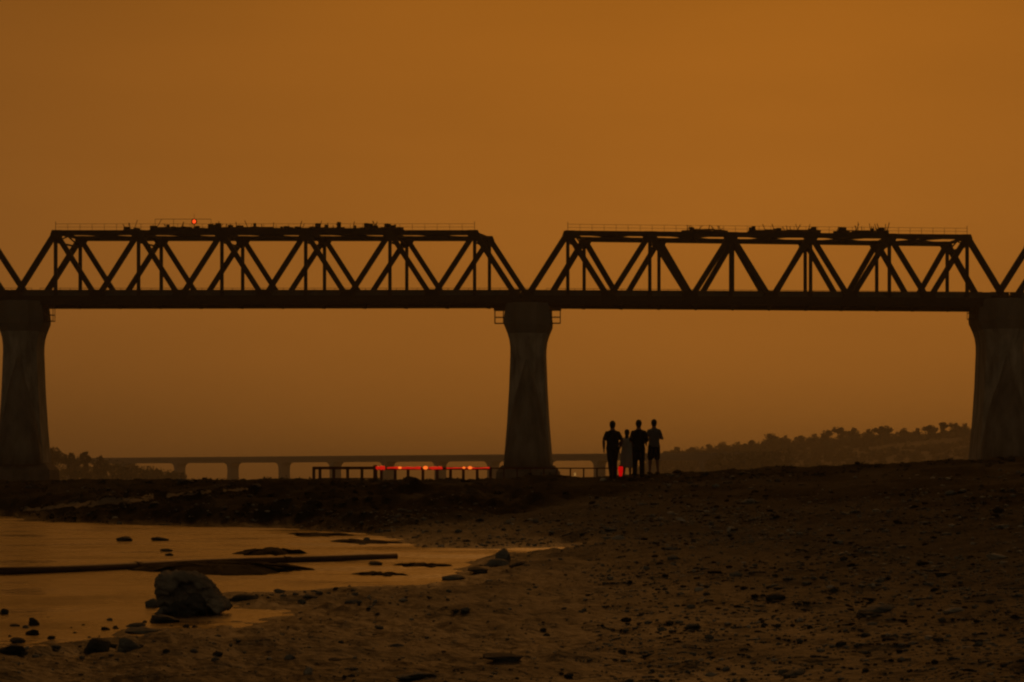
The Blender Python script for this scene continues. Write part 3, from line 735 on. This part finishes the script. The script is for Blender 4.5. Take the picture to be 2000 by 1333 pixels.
# ------------------------------------------------------------------ stones
def remesh(mb_, name, material, root, voxel=.014, it=4):
    me_ = mb_.mesh(name, (0, 0, 0)); tmp = bpy.data.objects.new('tmp', me_); C.objects.link(tmp)
    md = tmp.modifiers.new('r', 'REMESH'); md.mode = 'VOXEL'; md.voxel_size = voxel
    sm = tmp.modifiers.new('s', 'SMOOTH'); sm.iterations = it; sm.factor = .5
    dg = bpy.context.evaluated_depsgraph_get(); out = bpy.data.meshes.new_from_object(tmp.evaluated_get(dg))
    bpy.data.objects.remove(tmp); bpy.data.meshes.remove(me_)
    out.name = name; out.materials.clear(); out.materials.append(material)
    out.polygons.foreach_set('use_smooth', [True] * len(out.polygons))
    o = bpy.data.objects.new(name, out); C.objects.link(o)
    if root: o.parent = root
    return o
def rock_mesh(seed, sub=2, amp=.28, name='stone'):
    bm = bmesh.new(); bmesh.ops.create_icosphere(bm, subdivisions=sub, radius=1.0)
    r = np.random.default_rng(seed); planes = r.normal(size=(9, 3)); planes /= np.linalg.norm(planes, axis=1)[:, None]; offs = r.uniform(.5, .9, 9)
    ph = r.uniform(0, 6, (5, 3)); fq = r.normal(size=(5, 3)) * 2.2
    for v in bm.verts:
        n = np.array(v.co)
        for pl, of in zip(planes, offs):
            d = n @ pl - of
            if d > 0: n = n - pl * d * .9
        k = 1 + amp * .45 * sum(math.sin(fq[i] @ n + ph[i][0]) for i in range(5)) / 2.0
        v.co = Vector(n * k)
    if sub > 2:
        co = np.array([v.co[:] for v in bm.verts]); sk = r.uniform(-.35, .35, 2)
        co = co * (1 + .16 * fbm(co[:, 0] * 1.7 + co[:, 2] * 1.1 + seed, co[:, 1] * 1.7 - co[:, 2] * 1.4, seed, 4, .55)[:, None])
        co[:, 0] += sk[0] * co[:, 2] + .25 * sk[1] * co[:, 0] ** 2; co[:, 2] *= 1 + sk[1] * co[:, 0]
        for v, q_ in zip(bm.verts, co): v.co = Vector(q_)
    me = bpy.data.meshes.new(name); bm.to_mesh(me); bm.free()
    for p in me.polygons: p.use_smooth = False
    return me
variants = {}
for mk in ('stone', 'stone_dark', 'stone_pale'):
    variants[mk] = [rock_mesh(300 + k, 2) for k in range(6)] + [rock_mesh(340 + k, 3) for k in range(8)]
    for me_ in variants[mk]: me_.materials.append(M[mk])
def stone(u, y, wpx, hpx, mk, label, group=None, k=None, name='stone', sink=.36, z=None, dpx=None, rz=None):
    p = ground_hit(u, y)
    if z is not None: p.z = z
    s = wpx / F * p.y / 2; hz = hpx / F * p.y / 2
    o = bpy.data.objects.new(name, variants[mk][random.randrange(6) if group else 6 + random.randrange(8)]); C.objects.link(o)
    o.location = (p.x, p.y, p.z + hz * (1 - 2 * sink)); o.scale = (s, s * random.uniform(.7, 1.1), hz * 1.15); o.rotation_euler.z = 0 if rz is None else rz
    return tag(o, label, 'stone', group)
# the boulder in the pond
bp_ = WP(366, 1199); sc = bp_.y / F
boulder = empty('boulder', bp_); tag(boulder, 'large pale cracked boulder standing at the edge of the pond', 'boulder')
px_ = lambda u, y, dy=0.0: Vector(((u - 1000) / F * (bp_.y + dy), bp_.y + dy, H + (HY - y) / F * (bp_.y + dy)))
def slab(name, outline, d0, d1, m, seed, lean=0.0):
    """a weathered slab: outline on the face, real depth behind it, worn by noise"""
    q = MB(); c = (sum(u for u, y in outline) / len(outline), sum(y for u, y in outline) / len(outline)); rings = []
    for t, sh in ((0, .82), (.12, .96), (.5, 1.03), (.85, .97), (1, .8)):
        dy = d0 + (d1 - d0) * t
        ring = []
        for u, y in outline:
            p = px_(c[0] + (u - c[0]) * sh, c[1] + (y - c[1]) * sh); ring.append(Vector((p.x, p.y + dy, p.z + lean * t)))
        rings.append(ring)
    q.loft(rings[::-1]); off = wl(boulder); q.v = [(a_ - off.x, b_ - off.y, c_ - off.z) for a_, b_, c_ in q.v]
    o = remesh(q, name, m, boulder, .009, 2); me_ = o.data; n_ = len(me_.vertices)
    co = np.empty(n_ * 3, 'f4'); me_.vertices.foreach_get('co', co); co = co.reshape(-1, 3); nr = np.array([v.normal[:] for v in me_.vertices])
    dsp = .026 * fbm(co[:, 0] * 9 + co[:, 2] * 7, co[:, 2] * 13 + co[:, 1] * 6, seed, 6, .66) + .012 * np.abs(fbm(co[:, 0] * 4 + seed, co[:, 2] * 9, seed + 9, 3))
    me_.vertices.foreach_set('co', (co + nr * dsp[:, None]).astype('f4').ravel()); me_.update(); return o
slab('rock_top', [(309, 1168), (306, 1150), (308, 1133), (318, 1122), (346, 1121), (394, 1127), (405, 1136), (416, 1150), (402, 1148), (386, 1138), (364, 1138), (342, 1148), (322, 1162)], -.17, .28, M['boulder'], 4, .02)
slab('rock_body', [(310, 1182), (308, 1152), (310, 1135), (320, 1125), (348, 1124), (394, 1129), (405, 1138), (418, 1152), (430, 1164), (441, 1176), (444, 1187), (430, 1195), (370, 1199), (325, 1193)], -.1, .36, M['boulder'], 6)
slab('rock_front', [(322, 1190), (340, 1180), (366, 1172), (384, 1164), (398, 1170), (408, 1186), (400, 1196), (372, 1206), (340, 1200)], -.24, .1, M['stone_dark'], 9)
slab('rock_shoulder', [(402, 1182), (416, 1170), (434, 1170), (444, 1180), (440, 1192), (418, 1196)], -.17, .16, M['boulder'], 11)
for (u, y, wd, hp, mk, lab) in [
    (300, 1186, 34, 22, 'stone', 'grey rock leaning against left foot of the boulder'),
    (322, 1200, 60, 20, 'stone', 'flat slab lying in front of the boulder'),
    (318, 1216, 70, 22, 'stone_dark', 'dark flat rock below the boulder, in shallow water'),
    (262, 1224, 44, 12, 'stone', 'low stone left of the rocks below the boulder'),
    (280, 1237, 80, 18, 'stone', 'long low stone at the waterline below the boulder'),
    (185, 1270, 60, 32, 'stone_dark', 'dark rounded rock on the near shore, left foreground'),
    (250, 1272, 56, 36, 'stone', 'pale-topped rock right of the dark rounded one on near shore'),
    (205, 1231, 22, 9, 'stone_dark', 'small dark stone poking from pond, left below the boulder'),
    (226, 1228, 12, 7, 'stone_dark', 'tiny dark stone beside the long low stone'),
    (65, 1222, 26, 22, 'stone_dark', 'dark stone highest in the cluster at left edge'),
    (62, 1240, 30, 16, 'stone_dark', 'dark stone second from top in left-edge cluster'),
    (30, 1224, 24, 8, 'stone_dark', 'flat dark stone at left edge of the pond cluster'),
    (36, 1256, 36, 16, 'stone_dark', 'dark stone in the middle of the left-edge cluster'),
    (20, 1278, 62, 26, 'stone_dark', 'big dark rock in the bottom left-edge cluster'),
    (98, 1248, 20, 8, 'stone_dark', 'small dark stone right of the left-edge cluster'),
    (6, 1200, 22, 14, 'stone_dark', 'dark stone cut by left photo edge in the pond'),
    (470, 1172, 70, 14, 'stone_dark', 'low dark spit of rock right of the boulder'),
    (246, 1057, 38, 12, 'stone_dark', 'rounded dark stone in the pond, left of a pair'),
    (312, 1057, 34, 10, 'stone_dark', 'flatter dark stone in the pond, right of a pair'),
    (326, 1077, 30, 8, 'stone_dark', 'small dark stone just behind the floating pipe'),
    (332, 1086, 20, 7, 'stone_dark', 'tiny dark stone touching the floating pipe'),
    (522, 1080, 22, 12, 'stone_dark', 'lumpy dark stone behind right half of the pipe'),
    (735, 1104, 34, 12, 'stone_dark', 'dark stone in the shallows beyond the pipe\'s right end'),
    (985, 1098, 36, 34, 'stone', 'upright grey rock on the spit at the pond\'s right tip'),
    (965, 1106, 60, 18, 'stone', 'low grey rock at left foot of the upright spit rock'),
    (1012, 1106, 44, 14, 'stone_dark', 'dark low rock right of the upright spit rock'),
    (935, 1117, 50, 14, 'stone_dark', 'dark flat rock lower left on the spit'),
    (890, 1133, 56, 14, 'stone', 'grey rock at lower end of the spit'),
    (1946, 1092, 36, 13, 'stone_pale', 'pale flat stone near right edge, highest pale one'),
    (1862, 1195, 50, 14, 'stone_pale', 'long pale flat stone in the right foreground'),
    (1518, 1172, 46, 18, 'stone_dark', 'black rock alone on the gravel, right of centre'),
    (1715, 1195, 90, 22, 'stone', 'broad grey stone left of the long pale flat one'),
    (1695, 1204, 60, 12, 'stone_dark', 'dark stone in front of the broad grey stone'),
    (604, 1318, 22, 20, 'stone_pale', 'pale upright stone at the bottom edge, left of centre'),
    (985, 1288, 100, 20, 'stone_dark', 'dark flat rock in the centre foreground'),
    (810, 1326, 90, 20, 'stone', 'flat pale-edged slab at the bottom edge'),
    (1552, 1320, 56, 18, 'stone', 'tan stone at bottom edge, right of centre'),
    (1860, 1030, 16, 8, 'stone_pale', 'small bright pale stone on dark slope at right'),
    (1460, 984, 40, 14, 'stone', 'tan slab on the dark slope right of the people'),
    (360, 944, 44, 12, 'stone_dark', 'dark lump on the ridge line left of the fence'),
]:
    stone(u, y, wd, hp, mk, lab)
# flat mud bar in the pond below the pipe
def mud_bar(label, pts, seed, hz=1.0):
    g = random.Random(seed); fine = []
    for (a, b) in zip(pts, pts[1:] + pts[:1]):
        for k in range(5): fine.append((lerp(a[0], b[0], k / 5) + g.gauss(0, 5), lerp(a[1], b[1], k / 5) + g.gauss(0, .9)))
    m = MB(); n = len(fine); pw = [WP(u, y) for u, y in fine]; c = sum(pw, Vector()) / n
    rings = []
    for k, (s, z) in enumerate(((1.1, -.05), (1.0, .012), (.82, .05), (.45, .075))):
        rings.append([c + (p - c) * s + Vector((0, 0, z * (hz * g.uniform(.5, 1.4) if k > 0 else 1))) for p in pw])
    m.loft(rings); o = m.build('mud_bar', M['soil_dark'], smooth=True, loc=c); return tag(o, label, 'mud bar')
mud_bar('flat dark mud bar in pond just in front of the pipe', [(250, 1113), (330, 1107), (420, 1102), (500, 1103), (560, 1110), (615, 1113), (560, 1117), (520, 1123), (430, 1125), (350, 1120), (290, 1117)], 1)
for lab, pts in (('short mud streak in pond, right of the pipe end', [(770, 1104), (800, 1101), (850, 1103), (880, 1106), (840, 1108), (800, 1107)]),
                 ('narrow mud streak near the far shore, above the pipe end', [(640, 1058), (690, 1055), (750, 1057), (790, 1061), (740, 1063), (680, 1062)]),
                 ('low mud streak near right shore of the pond, below the pipe end', [(690, 1121), (720, 1118), (770, 1121), (800, 1124), (760, 1126), (715, 1124)]),
                 ('small mud spit touching far shore, left of the fence', [(560, 1044), (600, 1041), (660, 1043), (690, 1046), (640, 1049), (590, 1048)])):
    mud_bar(lab, pts, len(lab), .35)
mud_bar('thin mud streak in pond behind right half of the pipe', [(455, 1083), (500, 1079), (560, 1079), (600, 1081), (560, 1084), (500, 1085)], 2)
# pipe
root = empty('pipe', WP(390, 1100)); tag(root, 'long rusty pipe lying across the pond, left foreground', 'pipe')
q = MB(); pp = []
for k in range(40):
    t = k / 39; u = lerp(-260, 772, t); y = 1117.5 - 33 * max(0, (u + 20)) / 800 - (2 if u < 0 else 0) + 1.2 * math.sin(u * .012)
    b = WP(u, y + 5); pp.append(b + Vector((0, 0, .025)))
q.tube(pp, [.062 if k < 38 else .05 for k in range(40)], 12); pbd = q.build('pipe_body', M['pipe'], root, smooth=True)
for k in (9, 20, 31):
    q = MB(); d = (pp[k + 1] - pp[k]).normalized(); q.tube([pp[k] - d * .05, pp[k] + d * .05], .072, 12); q.build('collar', M['pipe'], pbd)

# loose stones, larger ones one by one
rr_ = random.Random(99)
cnt = 0
zones = [('stone scattered on the gravel of the right foreground', 'loose stones of the right gravel', 1300, 2000, 1010, 1330, 80, (.6, .22, .18)),
         ('stone scattered on the mud of the centre foreground', 'loose stones of the centre mud', 560, 1300, 1160, 1330, 45, (.55, .33, .12)),
         ('stone in the rubble between the dark bank and the pond tip', 'rubble stones below the bank', 700, 1300, 1010, 1068, 42, (.6, .2, .2)),
         ('stone in the rubble strip right of the boulder', 'rubble stones along the near shore', 480, 860, 1152, 1180, 30, (.6, .2, .2)),
         ('stone among the rocks of the near-left pond shore', 'stones of the near-left shore', 0, 470, 1208, 1292, 34, (.45, .4, .15)),
         ('stone lying on the dark left bank', 'stones of the left bank', 20, 980, 948, 1024, 24, (.1, .9, 0))]
for lab, grp, u0, u1, y0, y1, n, wts in zones:
    for k in range(n):
        u = rr_.uniform(u0, u1); y = rr_.uniform(y0, y1); wd = rr_.lognormvariate(2.45, .42) * (.75 + .5 * (y - 950) / 380); mk = rr_.choices(('stone', 'stone_dark', 'stone_pale'), wts)[0]
        look = {'stone': 'grey', 'stone_dark': 'dark', 'stone_pale': 'pale'}[mk]
        stone(u, y, wd, wd * rr_.uniform(.3, .55), mk, 'loose ' + look + ' ' + lab, look + ' ' + grp, rz=rr_.uniform(0, 6))
# pebbles and clods too small to pick apart
vv = [rock_mesh(500 + k, 1) for k in range(5)]
vdat = [(np.array([v.co[:] for v in m_.vertices]), np.array([p.vertices[:] for p in m_.polygons])) for m_ in vv]
for m_ in vv: bpy.data.meshes.remove(m_)
def pebbles(name, label, n, sampler, mats_, wts, seed):
    g = np.random.default_rng(seed); us, ys, ss = sampler(g, n)
    Ys = H * F / np.maximum(ys - HY, 3); 
    # march to the ground seen at each pixel
    Yt = np.geomspace(13, 118, 260); best = np.full(n, np.nan)
    for Yk in Yt:
        x = (us - 1000) / F * Yk; zr = H + (HY - ys) / F * Yk; zg = hfast(x, np.full(n, Yk)); hit = np.isnan(best) & (zr <= zg); best[hit] = Yk
    ok = ~np.isnan(best); us, Ys, ss = us[ok], best[ok], ss[ok]; n = len(us)
    x = (us - 1000) / F * Ys; z = hfast(x, Ys); ok = (z > .008) & (g.random(n) < np.clip(.42 + 1.0 * fbm(x * .45, Ys * .16, seed + 60, 3), .06, 1)); us, Ys, ss, x, z = us[ok], Ys[ok], ss[ok], x[ok], z[ok]; n = len(us)
    V = []; Fc = []; MI = []; off = 0
    for i in range(n):
        vd, fd = vdat[g.integers(5)]; s = ss[i] / F * Ys[i] / 2; a = g.uniform(0, 6.28); ca, sa = math.cos(a), math.sin(a)
        q_ = vd * np.array([s * g.uniform(.8, 1.5), s, s * g.uniform(.35, .7)])
        q_ = np.stack([q_[:, 0] * ca - q_[:, 1] * sa + x[i], q_[:, 0] * sa + q_[:, 1] * ca + Ys[i], q_[:, 2] + z[i] + s * .12], 1)
        V.append(q_); Fc.append(fd + off); off += len(vd); MI += [int(g.choice(len(mats_), p=wts))] * len(fd)
    V = np.concatenate(V); Fc = np.concatenate(Fc)
    me_ = bpy.data.meshes.new(name); me_.from_pydata(V.tolist(), [], Fc.tolist())
    for k in mats_: me_.materials.append(M[k])
    me_.polygons.foreach_set('material_index', MI); me_.update()
    o = bpy.data.objects.new(name, me_); C.objects.link(o); return tag(o, label, kind='stuff')
def smp_fore(g, n):
    y = HY + 30 + (1345 - HY - 30) * g.random(n) ** .8; u = np.where(g.random(n) < .6, g.uniform(1150, 2040, n), g.uniform(-30, 2040, n)); return u, y, g.lognormal(1.5, .45, n)
pebbles('pebbles', 'small pebbles and clods strewn over the foreground', 14000, smp_fore, ['stone', 'stone_dark', 'stone_pale'], [.56, .28, .16], 1)
def smp_right(g, n):
    u = 1150 + 890 * g.random(n) ** .7; return u, g.uniform(925, 1335, n), g.lognormal(1.95, .45, n)
pebbles('rubble', 'broken stones and clods covering the right slope', 5600, smp_right, ['stone', 'stone_dark', 'stone_pale', 'soil_dark'], [.36, .34, .08, .22], 5)
def smp_mid(g, n):
    return g.uniform(520, 1500, n), g.uniform(1000, 1075, n), g.lognormal(1.45, .45, n)
pebbles('pebbles', 'pale rubble strewn below the dark bank', 3000, smp_mid, ['stone', 'stone_dark', 'stone_pale'], [.5, .28, .22], 2)
def smp_bank(g, n):
    return g.uniform(-30, 2040, n), g.uniform(905, 1025, n), g.lognormal(1.7, .5, n)
pebbles('rubble', 'dark clods and rubble covering the bank', 3800, smp_bank, ['stone_dark', 'soil_dark', 'stone'], [.22, .74, .04], 3)
# low dry scrub on the bank and its crest
pts = []
for k in range(420):
    u = r.uniform(-30, 2040); Y = r.uniform(80, 112) if u < 900 else r.uniform(78, 94); x = (u - 1000) / F * Y; z = gz(x, Y)
    if z < .1 or (1130 < u < 1330): continue
    rad = r.uniform(.08, .28) * (1.2 if u < 950 else .7)
    for j in range(26):
        v = Vector((r.gauss(0, 1), r.gauss(0, 1), abs(r.gauss(0, .5)))).normalized() * rad * r.random() ** .5; v.z *= .45
        pts.append((Vector((x, Y, z)) + v, r.uniform(.015, .045)))
scrub_stuff('scrub', 'low dark scrub growing along the bank', pts, M['scrub'])

# ------------------------------------------------------------------ people
def hull_limb(m, pts, rad, n=10):
    m.tube(pts, rad, n)
    for p, q_ in zip(pts, rad): m.ell(p, q_, q_, q_, 10, 6)
def hand(m, wrist, d, side, curl=.35):
    """palm with five separate bent fingers; d = direction of the forearm, side = +1/-1 to which the thumb points (towards +y, away from us)"""
    d = d.normalized(); fwd = Vector((0, 1, 0)); fwd = (fwd - d * fwd.dot(d)).normalized(); lat = d.cross(fwd).normalized() * side
    palm = wrist + d * .05
    m.loft([[wrist + d * t + fwd * (a * wdt) + lat * (b * .014) for a, b in ((-1, -1), (1, -1), (1, 1), (-1, 1))] for t, wdt in ((-.01, .028), (.03, .038), (.085, .042))])
    for k, (a, l) in enumerate(((-.033, .062), (-.012, .075), (.011, .08), (.033, .07))):
        b0 = wrist + d * .075 + fwd * a; b1 = b0 + d * l * .5 - lat * l * .12 * curl; b2 = b1 + (d * .8 - lat * curl).normalized() * l * .32; b3 = b2 + (d * .5 - lat * 1.2 * curl).normalized() * l * .25
        m.tube([b0, b1, b2, b3], [.0105, .01, .0095, .008], 7)
    t0 = wrist + d * .02 + fwd * .03; m.tube([t0, t0 + d * .03 + fwd * .03, t0 + d * .062 + fwd * .038 - lat * .01], [.014, .012, .009], 7)
def person(label, u, yfoot, Y, hgt, spec):
    p0 = P(u, yfoot, Y); zg = gz(p0.x, p0.y); k = hgt / 1.72
    root = empty('person', (p0.x, p0.y, zg)); root.scale = (k, k, k); root.rotation_euler.z = spec.get('turn', 0)
    tag(root, label, 'person', 'people walking on the ridge')
    V3 = Vector; b = MB(); cl = MB(); tr = MB()
    st = spec.get('stride', .1); sway = spec.get('sway', 0.)
    hip = V3((0, 0, .92)); chest = V3((sway * .3, .0, 1.28)); neck = V3((sway * .5, .01, 1.47)); head = V3((sway * .5, .03, 1.615))
    sw = spec.get('shoulder', .2)
    def torso(m, g, zlo=.86, zhi=1.46, flare=0):
        rings = []
        for z, a, bb in ((.84, .165, .12), (.92, .17, .125), (1.02, .152, .112), (1.14, .158, .118), (1.28, .18, .128), (1.36, .172, .115), (1.41, .135, .1), (1.45, .088, .08), (1.475, .068, .07), (1.51, .062, .064)):
            if z < zlo or z > zhi: continue
            s = sw / .2 * spec.get('girth', 1.0); ox = sway * .4 * (z - .84)
            rings.append([V3((ox + (a * s + g) * math.cos(t), (bb + g) * math.sin(t), z)) for t in np.linspace(0, 2 * math.pi, 17)[:-1]])
        m.loft(rings)
    torso(b, 0, 0, 2)
    b.tube([neck - V3((0, 0, .05)), head - V3((0, .015, .04))], [.068, .066], 10)
    b.ell(head, .084, .1, .122, 14, 10); b.ell(head + V3((0, .02, -.06)), .058, .07, .065)
    b.ell(head + V3((0, .11, -.015)), .014, .022, .022, 8, 6)                                   # nose (faces away)
    b.ell(head + V3((0, .09, -.062)), .026, .016, .009, 8, 6)                                   # mouth
    for s in (-1, 1): b.ell(head + V3((s * .08, -.005, -.01)), .012, .024, .034, 8, 6)           # ears
    legs = spec['legs']
    for s, (fx, fy) in zip((-1, 1), legs):
        hp = V3((s * .092, 0, .88)); kn = V3((s * .09 + (fx - s * .09) * .5, fy * .5 + .03, .48)); an = V3((fx, fy - .02, .085))
        hull_limb(b, [hp, lerp(hp, kn, .45), kn, lerp(kn, an, .35), an], [.088, .08, .056, .056, .038])
        b.loft([[V3((fx + a * .042 * wd, fy + t, z)) for a, z in ((-1, .012), (1, .012), (.9, hh), (-.9, hh))] for t, wd, hh in ((-.075, .75, .06), (0, .9, .085), (.1, 1.08, .055), (.175, .75, .035))])
        tl = spec['trouser']
        if tl:
            if tl > .6: hull_limb(tr, [hp, lerp(hp, kn, .45), kn, lerp(kn, an, .35), an + V3((0, 0, .01))], [.108, .1, .083, .08, .074])
            else: hull_limb(tr, [hp, lerp(hp, kn, .5), lerp(hp, kn, .9)], [.112, .11, .102])
        shoe = MB(); shoe.loft([[V3((fx + a * .047 * wd, fy + t, z)) for a, z in ((-1, .0), (1, .0), (.92, hh), (-.92, hh))] for t, wd, hh in ((-.085, .78, .05), (0, .95, .06), (.1, 1.1, .045), (.19, .75, .03))])
        o = shoe.build('shoe', M['sole']); o.parent = root
    for s, (el, wr) in zip((-1, 1), spec['arms']):
        sh = V3((s * (sw - .035) + sway * .3, 0, 1.365)); el = V3(el); wr = V3(wr)
        hull_limb(b, [sh, lerp(sh, el, .5), el, lerp(el, wr, .4), wr], [.064, .056, .047, .047, .033])
        hand(b, wr, wr - el, s)
        sl_ = spec['sleeve']
        if sl_: hull_limb(cl, [sh, lerp(sh, el, sl_ * .5), lerp(sh, el, sl_)], [.067, .066, .064])
    torso(cl, .022, spec.get('hem', .9) - .08, 1.45)
    body = remesh(b, 'body', M['skin'], root, .013, 3)
    if spec.get('dress'):
        d = MB(); rings = []
        for z, a, bb in ((1.44, .13, .09), (1.36, .195, .13), (1.2, .18, .135), (1.05, .17, .13), (.9, .195, .15), (.7, .215, .17), (.5, .225, .18), (.36, .215, .175)):
            rings.append([V3(((a * 1.12 + (.012 * math.sin(t * 7) if z < 1 else 0)) * math.cos(t), (bb + (.012 * math.sin(t * 7) if z < 1 else 0)) * math.sin(t), z)) for t in np.linspace(0, 2 * math.pi, 33)[:-1]])
        d.loft(rings[::-1]); cl2 = cl
        o = remesh(d, 'dress', M[spec['dress']], root, .014, 3)
        sl2 = MB()
    else:
        remesh(cl, 'shirt', M[spec['shirt']], root, .016, 4)
    if spec['trouser']:
        rings = [[V3((a * math.cos(t), bb * math.sin(t), z)) for t in np.linspace(0, 2 * math.pi, 17)[:-1]] for z, a, bb in ((.83, .19, .14), (.92, .188, .142), (1.0, .17, .128))]
        tr.loft(rings); remesh(tr, 'trousers' if spec['trouser'] > .6 else 'shorts', M[spec['tmat']], root, .016, 4)
    hr = MB(); hr.ell(head + V3((0, -.022, .028)), .096, .102, .113, 14, 10); hr.ell(head + V3((0, -.05, -.03)), .084, .06, .075)
    if spec.get('long_hair'): hr.tube([head + V3((0, -.06, .02)), head + V3((0, -.085, -.12)), head + V3((0, -.1, -.27))], [.07, .062, .035], 10)
    remesh(hr, 'hair', M['hair'], root, .014, 3)
    for s in (-1, 1):
        e = MB(); e.ell(head + V3((s * .032, .083, .012)), .012, .01, .009, 8, 6); o = e.build('eye', M['eye']); o.parent = body
    return root
person('tallest person on left of the group, black t-shirt, arms hanging', 1196.5, 930, 86.6, 1.72, dict(turn=.22, shirt='cloth_black', trouser=1, tmat='denim', sleeve=.75, shoulder=.215, girth=1.02, hem=.82,
       legs=((-.08, -.16), (.12, .2)), arms=((( -.285, -.02, 1.13), (-.265, .03, .89)), ((.3, .0, 1.14), (.25, .1, .92)))))
person('shortest person in a pale dress, hand on hip, second from left', 1224.5, 925, 87.2, 1.46, dict(turn=-.2, shirt='cloth_tan', dress='cloth_tan', trouser=0, tmat='denim', sleeve=0, shoulder=.185, long_hair=True,
       legs=((-.12, .05), (.13, -.04)), arms=(((-.36, -.04, 1.12), (-.3, .06, .93)), ((.24, -.02, 1.13), (.2, .14, .98)))))
person('person in black shirt and trousers, third from left, elbows bent', 1247.5, 930, 86.0, 1.74, dict(shirt='cloth_black', trouser=1, tmat='cloth_black', sleeve=.9, shoulder=.205, girth=.98, hem=.84,
       legs=((-.12, .06), (.1, -.05)), arms=(((-.24, -.04, 1.12), (-.13, .18, 1.05)), ((.25, -.04, 1.12), (.15, .18, 1.05)))))
person('person in grey shirt and shorts on right of the group', 1277.5, 924, 88.2, 1.66, dict(turn=.25, shirt='cloth_grey', trouser=.5, tmat='cloth_black', sleeve=.45, shoulder=.2, hem=.86,
       legs=((-.13, .07), (.12, -.02)), arms=(((-.27, .0, 1.14), (-.22, .16, .98)), ((.26, -.04, 1.13), (.2, .2, 1.18)))))
# red lantern on the ground between the two on the left
lp = P(1212, 931, 86.3); lp.z = gz(lp.x, lp.y); ln = empty('lantern', lp); tag(ln, 'glowing red lantern on the ground between the two left people', 'lantern')
q = MB(); q.loft([[lp + Vector((r_ * math.cos(t), r_ * math.sin(t), z)) for t in np.linspace(0, 2 * math.pi, 13)[:-1]] for z, r_ in ((.0, .06), (.03, .075), (.05, .07))]); q.build('base', M['rust'], ln)
q = MB(); q.loft([[lp + Vector((r_ * math.cos(t), r_ * math.sin(t), z)) for t in np.linspace(0, 2 * math.pi, 13)[:-1]] for z, r_ in ((.05, .04), (.1, .055), (.2, .07), (.3, .078), (.35, .06))]); q.build('glass', M['red_lamp'], ln, smooth=True)
q = MB(); q.loft([[lp + Vector((r_ * math.cos(t), r_ * math.sin(t), z)) for t in np.linspace(0, 2 * math.pi, 13)[:-1]] for z, r_ in ((.35, .065), (.38, .05), (.4, .02))]); lcap = q.build('cap', M['rust'], ln)
q = MB(); q.tube([lp + Vector((.07 * math.cos(t), 0, .36 + .1 * math.sin(t))) for t in np.linspace(0, math.pi, 9)], .006, 6); q.build('handle', M['rust'], lcap)

# ------------------------------------------------------------------ dusty air
mb = MB(); mb.box((0, 1910, 18.2), 5200, 4100, 40.0)
hz = mb.build('haze', []); hm = bpy.data.materials.new('haze'); hm.use_nodes = True; hn = hm.node_tree; hn.nodes.clear()
ho = hn.nodes.new('ShaderNodeOutputMaterial'); pv = hn.nodes.new('ShaderNodeVolumePrincipled')
pv.inputs['Color'].default_value = (.9, .88, .84, 1); pv.inputs['Density'].default_value = .0002; pv.inputs['Anisotropy'].default_value = .55
hn.links.new(pv.outputs[0], ho.inputs['Volume'])
hz.data.materials.append(hm); tag(hz, kind='stuff')
